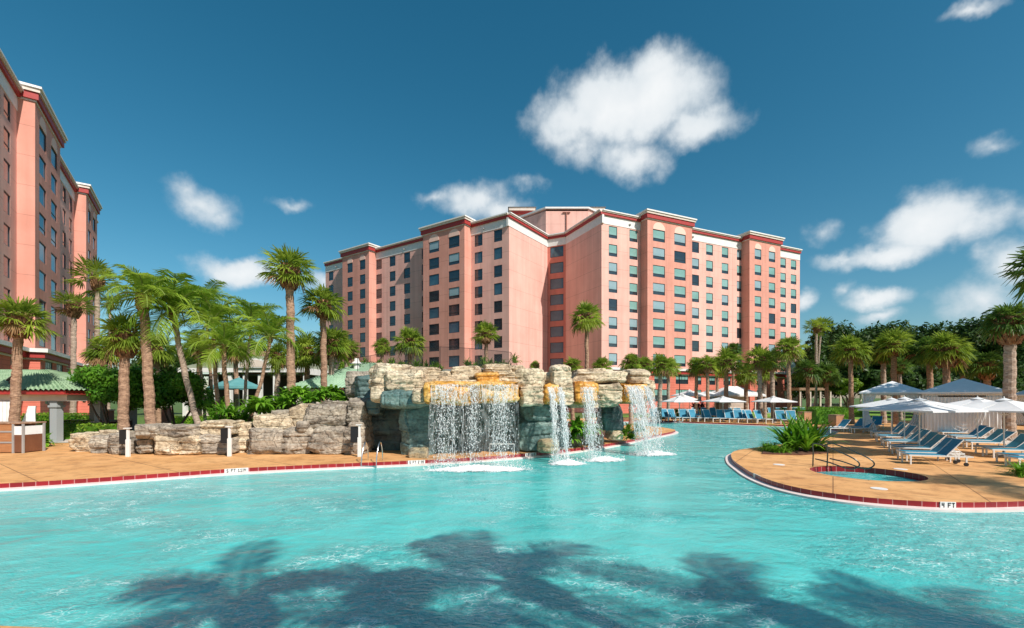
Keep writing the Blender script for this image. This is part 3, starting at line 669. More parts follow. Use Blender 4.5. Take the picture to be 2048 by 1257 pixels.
def rockmesh(hx, hy, hz, seed, off, res=.075, p=7, amp=1.0, strata=.3):
    """one weathered slab: a rounded block cut into beds and chips"""
    nx, ny, nz = [max(4, min(90, int(2 * k / res))) for k in (hx, hy, hz)]
    vs = []; fs = []; idx = {}
    def vid(a, b_, c):
        k = (round(a, 5), round(b_, 5), round(c, 5))
        if k not in idx: idx[k] = len(vs); vs.append(k)
        return idx[k]
    def face(n1, n2, fn):
        for i in range(n1):
            for j in range(n2):
                q = [(i, j), (i + 1, j), (i + 1, j + 1), (i, j + 1)]
                fs.append(tuple(vid(*fn(-1 + 2 * a / n1, -1 + 2 * c / n2)) for a, c in q))
    face(nx, ny, lambda a, c: (a, c, 1)); face(ny, nx, lambda a, c: (c, a, -1))
    face(nx, nz, lambda a, c: (a, -1, c)); face(nz, nx, lambda a, c: (c, 1, a))
    face(ny, nz, lambda a, c: (1, a, c)); face(nz, ny, lambda a, c: (-1, c, a))
    V = np.array(vs); nrm = (np.abs(V) ** p).sum(1) ** (1 / p); V = V / nrm[:, None]
    P = V * np.array([hx, hy, hz]); rg = random.Random(seed)
    for k in range(15):      # flat breaks knocked off the block
        a = np.array([rg.uniform(-1, 1), rg.uniform(-1, .4), rg.uniform(-1, 1)]); a[rg.randrange(3)] *= .25; a /= np.linalg.norm(a)
        sup = abs(a[0]) * hx + abs(a[1]) * hy + abs(a[2]) * hz; dd = P @ a - sup * rg.uniform(.72, .92); P = P - np.outer(np.maximum(dd, 0), a)
    Q = P + np.array(off)
    D_ = V ** 3; D_ = D_ / np.maximum(np.linalg.norm(D_, axis=1), 1e-6)[:, None]
    zz = Q[:, 2] / strata + .5 * fb(Q * .45, 2, seed) + .9 * vnoise(np.stack([Q[:, 2] * 0 + seed, Q[:, 2] * 0, Q[:, 2] * 1.1 / strata], 1), 6); bed = np.floor(zz).astype(np.int64); fr = (zz - bed) * strata
    sid = np.clip(1.25 - np.abs(D_[:, 2]) * 1.3, 0, 1); o_ = np.zeros_like(bed)
    bedo = h3(bed, o_ + seed, o_ + 3) * 2 - 1
    jx = Q[:, 0] / 1.05 + bedo * 3 + .35 * vnoise(Q * 1.1, 4); jnt = np.floor(jx).astype(np.int64); jf = (jx - jnt) * 1.05
    jo = h3(jnt, bed, o_ + seed) * 2 - 1
    gw = .032; g1 = np.clip(1 - np.minimum(fr, strata - fr) / gw, 0, 1); g2 = np.clip(1 - np.minimum(jf, 1.05 - jf) / gw, 0, 1) * (h3(jnt, bed + 7, o_) > .45)
    gm_ = np.clip(.55 + .9 * vnoise(Q * 1.3, seed + 2), 0, 1)
    d = sid * (.028 * bedo + .045 * jo - .1 * np.maximum(g1, g2) * gm_) + .07 * fb(Q * 1.0, 3, seed) + .05 * fb(Q * 4.0, 3, seed + 9) - .07 * np.abs(fb(Q * 2.4, 3, seed + 5))
    sc_ = min(1.0, min(hx, hz) / .5)
    P = P + D_ * (d * amp * (.4 + .6 * sc_))[:, None]
    me = bpy.data.meshes.new('boulder'); me.from_pydata([tuple(q) for q in P], [], fs)
    me.polygons.foreach_set('use_smooth', [True] * len(fs)); return me
def rockmat(name, c1, c2, c3, crack=.5, wet=0.85, moss=None, vein=0):
    m = bpy.data.materials.new(name); m.use_nodes = True; t = m.node_tree; b = t.nodes['Principled BSDF']; b.inputs['Roughness'].default_value = wet
    g = N(t, 'ShaderNodeNewGeometry')
    def nz(scale, det, st=(1, 1, 1), r_=.6):
        mp = N(t, 'ShaderNodeMapping'); mp.inputs['Scale'].default_value = st; L(t, g.outputs['Position'], mp.inputs[0])
        n = N(t, 'ShaderNodeTexNoise'); n.inputs['Scale'].default_value = scale; n.inputs['Detail'].default_value = det; n.inputs['Roughness'].default_value = r_; L(t, mp.outputs[0], n.inputs[0]); return n
    n = nz(1.1, 7, (1, 1, 2.2)); r_ = N(t, 'ShaderNodeValToRGB'); e = r_.color_ramp.elements
    e[0].position = .32; e[1].position = .7; e[0].color = (*c1, 1); e[1].color = (*c3, 1); k = e.new(.5); k.color = (*c2, 1); L(t, n.outputs['Fac'], r_.inputs[0])
    n2 = nz(9, 6); r2_ = N(t, 'ShaderNodeValToRGB'); r2_.color_ramp.elements[0].position = .36; r2_.color_ramp.elements[1].position = .56
    r2_.color_ramp.elements[0].color = (.55, .5, .47, 1); r2_.color_ramp.elements[1].color = (1.05, 1.05, 1.05, 1); L(t, n2.outputs['Fac'], r2_.inputs[0])
    mx = N(t, 'ShaderNodeMix', data_type='RGBA', blend_type='MULTIPLY'); mx.inputs[0].default_value = .8; L(t, r_.outputs[0], mx.inputs[6]); L(t, r2_.outputs[0], mx.inputs[7])
    # cracks
    wv = nz(1.5, 4); ad = N(t, 'ShaderNodeMix', data_type='RGBA', blend_type='LINEAR_LIGHT'); ad.inputs[0].default_value = .35
    mp = N(t, 'ShaderNodeMapping'); mp.inputs['Scale'].default_value = (.9, .9, 2.6); L(t, g.outputs['Position'], mp.inputs[0]); L(t, mp.outputs[0], ad.inputs[6]); L(t, wv.outputs['Color'], ad.inputs[7])
    vo = N(t, 'ShaderNodeTexVoronoi', feature='DISTANCE_TO_EDGE'); vo.inputs['Scale'].default_value = 1.25; L(t, ad.outputs[2], vo.inputs['Vector'])
    ck = N(t, 'ShaderNodeMapRange'); L(t, vo.outputs['Distance'], ck.inputs[0]); ck.inputs[1].default_value = 0; ck.inputs[2].default_value = .035; ck.inputs[3].default_value = 1 - crack; ck.inputs[4].default_value = 1
    m2_ = N(t, 'ShaderNodeMix', data_type='RGBA', blend_type='MULTIPLY'); m2_.inputs[0].default_value = 1; L(t, mx.outputs[2], m2_.inputs[6]); L(t, ck.outputs[0], m2_.inputs[7])
    bl = nz(1.0, 5, (.7, .7, 9)); rb_ = N(t, 'ShaderNodeMapRange'); L(t, M_(t, 'ABSOLUTE', M_(t, 'SUBTRACT', bl.outputs['Fac'], .5)), rb_.inputs[0]); rb_.inputs[1].default_value = .0; rb_.inputs[2].default_value = .022; rb_.inputs[3].default_value = .5; rb_.inputs[4].default_value = 1
    pt = N(t, 'ShaderNodeTexVoronoi'); pt.inputs['Scale'].default_value = 6; L(t, g.outputs['Position'], pt.inputs['Vector']); rp_ = N(t, 'ShaderNodeMapRange'); L(t, pt.outputs['Distance'], rp_.inputs[0]); rp_.inputs[1].default_value = .08; rp_.inputs[2].default_value = .2; rp_.inputs[3].default_value = .5; rp_.inputs[4].default_value = 1
    m4_ = N(t, 'ShaderNodeMix', data_type='RGBA', blend_type='MULTIPLY'); m4_.inputs[0].default_value = .8; L(t, m2_.outputs[2], m4_.inputs[6]); L(t, M_(t, 'MULTIPLY', rb_.outputs[0], rp_.outputs[0]), m4_.inputs[7])
    last = m4_.outputs[2]
    if moss:
        n3 = nz(.8, 5, (1, 1, .6)); rr = N(t, 'ShaderNodeMapRange', interpolation_type='SMOOTHSTEP'); L(t, n3.outputs['Fac'], rr.inputs[0]); rr.inputs[1].default_value = .42; rr.inputs[2].default_value = .58
        m3 = N(t, 'ShaderNodeMix', data_type='RGBA'); L(t, rr.outputs[0], m3.inputs[0]); L(t, last, m3.inputs[6]); m3.inputs[7].default_value = (*moss, 1); last = m3.outputs[2]
    L(t, last, b.inputs['Base Color'])
    hh = M_(t, 'ADD', M_(t, 'MULTIPLY', ck.outputs[0], .6), M_(t, 'ADD', M_(t, 'MULTIPLY', n2.outputs['Fac'], .5), M_(t, 'MULTIPLY', nz(28, 4).outputs['Fac'], .25)))
    bp = N(t, 'ShaderNodeBump'); bp.inputs['Strength'].default_value = .9; bp.inputs['Distance'].default_value = .05; L(t, hh, bp.inputs['Height']); L(t, bp.outputs[0], b.inputs['Normal'])
    return m
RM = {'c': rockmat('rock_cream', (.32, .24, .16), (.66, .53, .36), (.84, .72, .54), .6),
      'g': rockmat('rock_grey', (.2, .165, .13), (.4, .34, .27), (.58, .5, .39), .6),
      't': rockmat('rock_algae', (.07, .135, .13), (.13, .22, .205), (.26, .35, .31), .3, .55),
      'd': rockmat('rock_wet_shade', (.03, .04, .045), (.07, .1, .1), (.14, .18, .17), .3, .5, moss=(.09, .15, .14)),  # wet rock, its colour darkened for the shade of cave and shoulder
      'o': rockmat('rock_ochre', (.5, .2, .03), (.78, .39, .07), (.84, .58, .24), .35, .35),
      'k': rockmat('rock_crevice_shade', (.06, .05, .04), (.12, .1, .08), (.18, .15, .12), .4),  # dark rock behind the walls, crevice shade put into its colour
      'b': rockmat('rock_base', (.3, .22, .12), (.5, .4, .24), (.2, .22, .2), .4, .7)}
rseed = [100]
def boulder(root, px0, px1, py0, py1, Y, dep, m='c', rz=0, p=9, amp=1, strata=.3, name='boulder', tilt=0):
    """front face spans these pixels at distance Y, dep metres deep"""
    x0, x1 = XP(px0, Y), XP(px1, Y); z1, z0 = ZP(py0, Y), ZP(py1, Y)
    c = ((x0 + x1) / 2, Y + dep / 2, (z0 + z1) / 2); rseed[0] += 1
    res = .02 + .0009 * Y
    me = rockmesh((x1 - x0) / 2 * 1.03, dep / 2, (z1 - z0) / 2 * 1.04, rseed[0], c, res, p, amp, strata)
    me.materials.append(RM[m]); rr = random.Random(rseed[0])
    return place(name, me, root, c, (tilt + rr.uniform(-.02, .02), rr.uniform(-.03, .03), rz))
wf = empty('waterfall_rock', (0, 0, 0), 0, 'tall cream boulder formation with ochre ledges that the waterfalls pour over', 'rock formation')
B = lambda *a, **k: boulder(wf, *a, **k)
# shaded block at the left shoulder and the lower wall
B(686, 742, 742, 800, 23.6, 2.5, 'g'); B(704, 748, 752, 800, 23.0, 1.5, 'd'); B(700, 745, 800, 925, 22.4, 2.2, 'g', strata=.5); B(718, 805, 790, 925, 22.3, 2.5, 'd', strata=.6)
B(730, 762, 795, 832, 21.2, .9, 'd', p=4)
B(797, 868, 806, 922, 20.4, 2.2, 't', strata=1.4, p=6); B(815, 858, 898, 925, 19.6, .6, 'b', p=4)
B(733, 790, 727, 786, 20.4, 3, 'c'); B(736, 768, 770, 805, 20.2, 1.2, 'c', p=4); B(765, 850, 738, 786, 19.9, 2.5, 'c'); B(775, 815, 729, 744, 20.6, 1.6, 'c')
B(752, 864, 780, 817, 19.75, 1.8, 't', p=4, amp=1.2, strata=1.5); B(822, 850, 776, 808, 19.3, .9, 'c', p=5); B(846, 860, 765, 808, 19.1, .8, 'o', p=5)
# top beds over the wide ledge
B(800, 905, 741, 768, 20.3, 2.8, 'c', strata=.16); B(812, 870, 733, 748, 21, 2.0, 'c'); B(868, 935, 751, 770, 20.0, 2.4, 'c', strata=.16); B(900, 962, 731, 762, 20.8, 1.8, 'c', strata=.16)
B(948, 1000, 745, 771, 19.9, 2.2, 'o', strata=.14); B(962, 1024, 728, 752, 20.9, 1.8, 'c', strata=.16); B(990, 1042, 744, 772, 20.2, 1.8, 'c', strata=.2)
B(915, 955, 760, 772, 19.6, 1.2, 'c', strata=.12); B(1010, 1050, 731, 748, 21.2, 1.6, 'c')
# wide ochre ledge
B(850, 948, 767, 811, 18.95, 2.4, 'o', p=6, strata=.5); B(938, 1038, 768, 806, 19.15, 2.4, 'o', p=6, strata=.5)
B(846, 1042, 762, 774, 19.1, 2.5, 'o', p=8, strata=.1)
# cave behind the wide fall
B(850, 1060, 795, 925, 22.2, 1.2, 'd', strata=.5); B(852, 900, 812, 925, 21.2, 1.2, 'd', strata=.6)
# pillar
B(1030, 1090, 736, 775, 20.0, 2.6, 'c', p=5); B(1040, 1088, 768, 812, 19.9, 2.2, 'c', strata=.2)
B(1042, 1118, 806, 845, 21.5, 2.2, 't', strata=1.2, p=6); B(1036, 1112, 838, 905, 21.5, 2.2, 't', strata=.9, p=6); B(1075, 1118, 880, 908, 20.8, 1, 'b', p=4)
B(1095, 1135, 812, 900, 22.4, 1.6, 'd', strata=.5)
# tall upright boulder
B(1101, 1147, 728, 775, 20.8, 2.2, 'c', p=4); B(1119, 1150, 765, 812, 20.7, 1.8, 'c', strata=.2, p=5)
B(1086, 1126, 766, 811, 20.9, 1.8, 'o', p=5, strata=.5); B(1084, 1106, 745, 770, 21.4, 1.2, 'c')
B(1146, 1200, 764, 811, 21.8, 2, 'o', p=6, strata=.5); B(1142, 1262, 742, 766, 22.6, 2.6, 'c', strata=.14); B(1150, 1215, 737, 750, 23.4, 2, 'c', strata=.14); B(1186, 1230, 739, 752, 23.8, 1.6, 'c')
B(1194, 1248, 762, 815, 22.6, 2.4, 'c', strata=.2); B(1206, 1248, 808, 862, 23.6, 1.8, 'd', strata=.4)
B(1256, 1304, 737, 775, 24.0, 2.6, 'c', p=4.5); B(1243, 1298, 765, 806, 23.4, 2.2, 'o', p=6, strata=.5); B(1292, 1312, 760, 800, 24.5, 1.6, 'c', p=5)
B(1136, 1200, 806, 816, 22.6, 2.0, 'c', strata=.12)
B(1135, 1165, 868, 896, 24.2, 1, 'b', p=4); B(1160, 1212, 872, 892, 25.4, 1.2, 'b', p=4); B(1216, 1250, 858, 882, 26, 1.3, 'c', p=4)
# bodies behind, so the formation is solid from the side
B(735, 1040, 748, 920, 22.8, 3, 'g', strata=.6); B(1035, 1120, 752, 900, 23, 2.5, 'g', strata=.6); B(1115, 1300, 755, 806, 24.6, 2.2, 'g', strata=.6)
# low stepped retaining walls
WALLS = []
def rockwall(label, items):
    e = empty('rock_wall', (0, 0, 0), 0, label, 'rock wall', 'low rock walls left of the waterfalls'); WALLS.append(e)
    for it in items: boulder(e, *it[:6], **it[6])
rockwall('lowest pale rock wall at the left end beside the tan deck', [
 (131, 180, 868, 906, 21.7, 1.4, dict(m='c')), (172, 215, 872, 912, 21.2, 1.4, dict(m='g')), (205, 245, 868, 913, 20.7, 1.6, dict(m='g')), (190, 238, 862, 884, 21.6, 1.2, dict(m='c', strata=.2)), (236, 262, 882, 910, 20.9, 1.2, dict(m='g'))])
rockwall('knee high rock wall between the two white posts', [
 (262, 312, 850, 880, 20.4, 1.3, dict(m='g')), (268, 300, 876, 908, 20.8, 1, dict(m='g')), (296, 352, 874, 911, 20.3, 1.3, dict(m='c', strata=.25)), (308, 392, 852, 876, 20.5, 1.4, dict(m='g')), (345, 395, 872, 910, 20.4, 1.3, dict(m='c')),
 (388, 436, 870, 908, 20.7, 1.3, dict(m='g')), (392, 460, 843, 872, 20.9, 1.6, dict(m='c', p=5)), (430, 458, 880, 909, 20.6, .9, dict(m='g')), (458, 496, 848, 880, 21.8, 1.3, dict(m='c', strata=.2)), (452, 494, 876, 910, 21.4, 1.3, dict(m='c', strata=.2))])
rockwall('tall stepped rock wall of large grey slabs ending at the shaded boulders', [
 (497, 580, 832, 860, 20.9, 1.8, dict(m='c')), (488, 560, 858, 912, 20.7, 1.8, dict(m='g', strata=.25)), (555, 620, 856, 910, 20.8, 1.8, dict(m='g')), (575, 645, 809, 858, 21.1, 2, dict(m='c', strata=.35)), (602, 690, 810, 862, 21.0, 2, dict(m='g', strata=.4)),
 (535, 582, 820, 834, 21.6, 1.6, dict(m='g', strata=.15)), (612, 692, 855, 912, 20.7, 2, dict(m='g', strata=.3)), (590, 612, 842, 866, 20.7, 1, dict(m='g', p=4)), (688, 728, 797, 850, 21.0, 2, dict(m='g', p=5)), (684, 724, 846, 915, 20.7, 2, dict(m='g', strata=.4)), (640, 700, 803, 815, 21.7, 1.6, dict(m='g', strata=.15))])
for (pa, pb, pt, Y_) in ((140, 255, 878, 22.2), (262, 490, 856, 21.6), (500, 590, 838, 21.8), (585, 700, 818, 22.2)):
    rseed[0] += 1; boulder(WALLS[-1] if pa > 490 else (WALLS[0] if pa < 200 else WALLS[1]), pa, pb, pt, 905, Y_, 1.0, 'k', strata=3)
# mulch bank behind the walls and planting bed under the arch
mb = MB()
def bank(name, pts, z, m):
    mb = MB(); n = len(pts); mb.prism(pts, -.05, z); o = mb.build(name, m); return tag(o, kind='structure')
bank('planting_bed', [(-12.4, 22.2), (-7, 22.4), (-3, 24), (-3, 30), (-11, 30), (-13, 27)], 1.7, MT['soil'])
bank('planting_bed', [(-20, 22.0), (-12.4, 22.2), (-15, 30), (-24, 31), (-24, 25)], .45, MT['soil'])
bank('planting_bed', [(2.5, 25.5), (8.6, 31.8), (8, 40), (5, 50), (-3, 60), (-12, 50), (-3, 30), (0, 25.5)], .12, MT['soil'])
# ------------------------------------------------------------------ falling water
def watmat(name, a, col=(.96, .97, .97)):
    m = bpy.data.materials.new(name); m.use_nodes = True; t = m.node_tree; b = t.nodes['Principled BSDF']
    b.inputs['Base Color'].default_value = (*col, 1); b.inputs['Roughness'].default_value = .15; out = t.nodes['Material Output']
    tr = N(t, 'ShaderNodeBsdfTransparent'); tl = N(t, 'ShaderNodeBsdfTranslucent'); tl.inputs[0].default_value = (*col, 1)
    m1 = N(t, 'ShaderNodeMixShader'); m1.inputs[0].default_value = .4; L(t, b.outputs[0], m1.inputs[1]); L(t, tl.outputs[0], m1.inputs[2])
    m2_ = N(t, 'ShaderNodeMixShader'); L(t, tr.outputs[0], m2_.inputs[1]); L(t, m1.outputs[0], m2_.inputs[2])
    g = N(t, 'ShaderNodeNewGeometry'); mp = N(t, 'ShaderNodeMapping'); mp.inputs['Scale'].default_value = (9, 9, 1.2); L(t, g.outputs['Position'], mp.inputs[0])
    n = N(t, 'ShaderNodeTexNoise'); n.inputs['Scale'].default_value = 1.5; n.inputs['Detail'].default_value = 6; L(t, mp.outputs[0], n.inputs[0])
    r_ = N(t, 'ShaderNodeMapRange'); L(t, n.outputs['Fac'], r_.inputs[0]); r_.inputs[1].default_value = .38; r_.inputs[2].default_value = .62; r_.inputs[3].default_value = a[0]; r_.inputs[4].default_value = a[1]
    L(t, r_.outputs[0], m2_.inputs[0]); L(t, m2_.outputs[0], out.inputs[0]); return m
WS = watmat('falling_water', (.35, .95)); WFILM = watmat('water_film', (.0, .7)); WVEIL = watmat('spray_veil', (.0, .2)); WDROP = mat('water_drops', (.97, .97, .97), .15, trans=.4)
def foammat():
    m = bpy.data.materials.new('foam'); m.use_nodes = True; t = m.node_tree; b = t.nodes['Principled BSDF']; b.inputs['Base Color'].default_value = (.95, .97, .97, 1); b.inputs['Roughness'].default_value = .6
    out = t.nodes['Material Output']; tr = N(t, 'ShaderNodeBsdfTransparent'); mx = N(t, 'ShaderNodeMixShader'); L(t, tr.outputs[0], mx.inputs[1]); L(t, b.outputs[0], mx.inputs[2]); L(t, mx.outputs[0], out.inputs[0])
    uv = N(t, 'ShaderNodeUVMap'); sp_ = N(t, 'ShaderNodeSeparateXYZ'); L(t, uv.outputs[0], sp_.inputs[0])
    g = N(t, 'ShaderNodeNewGeometry'); n = N(t, 'ShaderNodeTexNoise'); n.inputs['Scale'].default_value = 3.2; n.inputs['Detail'].default_value = 8; n.inputs['Roughness'].default_value = .7; L(t, g.outputs['Position'], n.inputs[0])
    v = M_(t, 'SUBTRACT', M_(t, 'MULTIPLY_ADD', n.outputs['Fac'], 1.5, .62), M_(t, 'MULTIPLY', sp_.outputs[0], 1.25))
    r_ = N(t, 'ShaderNodeMapRange', interpolation_type='SMOOTHSTEP'); L(t, v, r_.inputs[0]); r_.inputs[1].default_value = .0; r_.inputs[2].default_value = .6; L(t, r_.outputs[0], mx.inputs[0])
    return m
FOAM = foammat()
def waterfall(label, L0, L1, thrust, nst, seed, foam, wid=.04, spread=.1, drops=1200, gap=.5, film=.5, zend=WZ, drop0=0):
    """L0,L1 lip ends; thrust=(x,y) horizontal speed; strands break up into drops as they fall"""
    rr = random.Random(seed); e = empty('waterfall', (0, 0, 0), 0, label, 'waterfall', 'waterfalls off the ochre rock ledges')
    L0, L1 = Vector(L0), Vector(L1); th = Vector((thrust[0], thrust[1], 0)); g_ = 9.8
    def pos(u, tt, jx, jv): p = L0.lerp(L1, u); return Vector((p.x + (th.x * jv) * tt + jx * tt, p.y + th.y * jv * tt, p.z - .5 * g_ * tt * tt))
    T = math.sqrt(2 * (L0.z - zend) / g_); s = MB(); dr = MB()
    cl = [rr.random() for _ in range(max(3, nst // 7))]
    for k in range(nst):
        u = rr.random() if rr.random() < .18 else min(1, max(0, rr.choice(cl) + rr.gauss(0, .018)))
        jx = rr.gauss(0, spread); jv = rr.uniform(.8, 1.25); tt = math.sqrt(2 * drop0 * rr.uniform(.1, 1.25) / g_); w0 = wid * rr.uniform(.3, 1.3); life = rr.uniform(.35, 1.05)
        while tt < T:
            f = tt / T; seg = rr.uniform(.06, .16) * (1.2 - f * .6) * T
            t1 = min(T, tt + seg); pts = []; rad = []
            for q in range(6):
                tq = tt + (t1 - tt) * q / 5; p = pos(u, tq, jx, jv); j = .012 + .02 * f
                pts.append(p + Vector((rr.gauss(0, j), rr.gauss(0, j), 0))); rad.append(w0 * (.25 if q in (0, 5) else 1) * rr.uniform(.45, 1) * (1 - .45 * f))
            s.tube(pts, rad, 5, 0)
            tt = t1 + (rr.random() < gap * (.25 + f)) * rr.uniform(.0, .07) * T * (1 + f)
            if f > life and rr.random() < .4: break
    for k in range(drops):
        f = rr.random() ** .6; u = rr.choice(cl) + rr.gauss(0, .035) if rr.random() < .78 else rr.random(); u = min(1.02, max(-.02, u))
        p = pos(u, f * T, rr.gauss(0, spread * 1.6), rr.uniform(.7, 1.35)); r_ = rr.uniform(.006, .017) * (1 + wid * 4); a = Vector((rr.gauss(0, .25), rr.gauss(0, .25), 1)) * r_ * rr.uniform(1.2, 2.8)
        b1 = Vector((r_, 0, 0)); b2 = Vector((0, r_, 0))
        dr.add([p + a, p - a, p + b1, p - b1, p + b2, p - b2], [(0, 2, 4), (0, 4, 3), (0, 3, 5), (0, 5, 2), (1, 4, 2), (1, 3, 4), (1, 5, 3), (1, 2, 5)])
    tag(s.build('water_strands', WS, e, smooth=True), kind='stuff'); tag(dr.build('drops', WDROP, e), kind='stuff')
    # thin film running over the ledge face
    fm = MB(); nU = 40; nV = 12; vs = []
    for j in range(nV + 1):
        for i in range(nU + 1):
            u = i / nU; p = L0.lerp(L1, u); f = j / nV; c1_ = .5 + .5 * math.sin(u * 31 + seed) * math.sin(u * 13 + 2 * seed); dz = .12 * c1_ + f * film * (.6 + .45 * (.5 + .5 * math.sin(u * 47 + seed) * math.sin(u * 17)))
            vs.append(p + Vector((0, -.05 - .05 * math.sin(f * 3) - .02 * math.sin(u * 60 + f * 3), .06 - dz)))
    fm.add(vs, [(j * (nU + 1) + i, j * (nU + 1) + i + 1, (j + 1) * (nU + 1) + i + 1, (j + 1) * (nU + 1) + i) for j in range(nV) for i in range(nU)]); fm.build('water_film', WFILM, e, smooth=True)
    # thin veil of fine spray between the strands
    vl = MB(); nU, nV = 24, 16; vs = []
    for j in range(nV + 1):
        for i in range(nU + 1):
            u = i / nU; p = pos(u, T * (math.sqrt(drop0 / max(.1, L0.z - zend)) + (1 - math.sqrt(drop0 / max(.1, L0.z - zend))) * j / nV), (u - .5) * spread * 2, 1.0); vs.append(p + Vector((0, .05 * math.sin(u * 30), 0)))
    vl.add(vs, [(j * (nU + 1) + i, j * (nU + 1) + i + 1, (j + 1) * (nU + 1) + i + 1, (j + 1) * (nU + 1) + i) for j in range(nV) for i in range(nU)]); vl.build('spray_veil', WVEIL, e, smooth=True)
    # foam where it lands
    fx, fy, ra, rb, ang = foam
    fo_ = MB(); nr_, na = 16, 56; vs = []; uvv = []
    for i in range(nr_ + 1):
        for k in range(na):
            q = i / nr_; a = 2 * math.pi * k / na; x, y = ra * 1.35 * q * math.cos(a), rb * 1.35 * q * math.sin(a)
            c_, s_ = math.cos(ang), math.sin(ang); hgt = .16 * max(0, 1 - q * 1.3) * (.4 + rr.random()) + .012
            vs.append((fx + x * c_ - y * s_, fy + x * s_ + y * c_, WZ + hgt)); uvv.append((q * 1.35, 0))
    fs_ = []; us_ = []
    for i in range(nr_):
        for k in range(na):
            f = (i * na + k, i * na + (k + 1) % na, (i + 1) * na + (k + 1) % na, (i + 1) * na + k); f = f[::-1]; fs_.append(f); us_.append([uvv[q] for q in f])
    fo_.add(vs, fs_, 0, us_); fo_.build('foam', FOAM, e, smooth=True)
    sd = MB()
    for k in range(int(420 * ra)):
        a = rr.uniform(0, 6.28); q = rr.random() ** .5; c_, s_ = math.cos(ang), math.sin(ang); x, y = ra * q * math.cos(a), rb * q * math.sin(a)
        p = Vector((fx + x * c_ - y * s_, fy + x * s_ + y * c_, WZ + rr.expovariate(1) * .09)); r_ = rr.uniform(.008, .024)
        sd.add([p + Vector(v) * r_ for v in ((0, 0, 1), (0, 0, -1), (1, 0, 0), (-1, 0, 0), (0, 1, 0), (0, -1, 0))], [(0, 2, 4), (0, 4, 3), (0, 3, 5), (0, 5, 2), (1, 4, 2), (1, 3, 4), (1, 5, 3), (1, 2, 5)])
    tag(sd.build('spray', WDROP, e), kind='stuff')
waterfall('wide curtain of thin water strands falling from the broad ochre ledge on the left', W(862, 770, 18.85), W(1036, 770, 19.0), (0, -.75), 36, 1, (-1.3, 17.6, 2.1, .6, .05), .018, .06, 3000, .8, .85, drop0=.72)
waterfall('narrow dense spout landing in a white splash right of the wide curtain', W(1094, 775, 20.4), W(1122, 775, 20.5), (.25, -1.5), 46, 2, (2.32, 19.2, .8, .55, .1), .03, .07, 900, .5, .5, drop0=.3)
waterfall('thin broken spout over the arch between two cream pillars', W(1160, 775, 21.3), W(1192, 775, 21.5), (.1, -1.5), 30, 3, (4.1, 20.2, 1.0, .55, .15), .024, .1, 1300, .9, .6, drop0=.35)
waterfall('rightmost thick white spout pouring from the last ochre ledge', W(1248, 772, 22.9), W(1296, 772, 23.1), (.5, -1.3), 80, 4, (6.9, 22.4, 1.25, .75, .2), .03, .1, 2200, .6, .6, drop0=.25)
# ------------------------------------------------------------------ plants
def fan_leaf(mb, base, dirv, r, rr, m=0, nseg=15, droop=.5, spread=2.6):
    """a palmate leaf: stalk then pleated segments with hanging tips"""
    d = dirv.normalized(); side = d.cross(Vector((0, 0, 1)))
    if side.length < .05: side = Vector((1, 0, 0))
    side.normalize(); up = side.cross(d).normalized()
    st = r * rr.uniform(.38, .5); hub = base + d * st + Vector((0, 0, -st * .08 * droop))
    mb.add([base - side * .02, base + side * .02, hub + side * .015, hub - side * .015], [(0, 1, 2, 3)], 1)
    L_ = r * rr.uniform(.55, .68)
    for k in range(nseg):
        a = (k / (nseg - 1) - .5) * spread; l = L_ * (1 - .22 * abs(a) / 1.3) * rr.uniform(.85, 1.1)
        v = (d * math.cos(a) + side * math.sin(a)).normalized(); v = (v + up * rr.uniform(-.12, .16) + Vector((0, 0, -.16 * abs(math.sin(a))))).normalized()
        pn = v.cross(up).normalized() * l * .04; w_ = pn + up * (l * .02 * (1 if k % 2 else -1))
        m1 = hub + v * l * .55 + Vector((0, 0, -l * .07 * droop)); tp = hub + v * l * .92 + Vector((0, 0, -l * droop * rr.uniform(.25, .75)))
        mb.add([hub, m1 + w_, m1 - w_, tp + w_ * .25, tp - w_ * .25], [(0, 2, 1), (1, 2, 4, 3)], m)
def fan_crown(seed, r=1.6, n=44, droop=.6, lowest=-.75, fullness=1):
    rr = random.Random(seed); mb = MB()
    for k in range(n):
        f = (k + .5) / n; el_ = 1.35 - f * (1.35 - lowest) + rr.uniform(-.12, .12); a = k * 2.39996 + rr.uniform(-.25, .25)
        d = Vector((math.cos(a) * math.cos(el_), math.sin(a) * math.cos(el_), math.sin(el_)))
        fan_leaf(mb, Vector((0, 0, -.1 + .0 * f)), d, r * rr.uniform(.78, 1.1), rr, 2 if (k > n * .84 and rr.random() < .4) else 0, 19, droop * (.5 + .9 * f))
    return mb
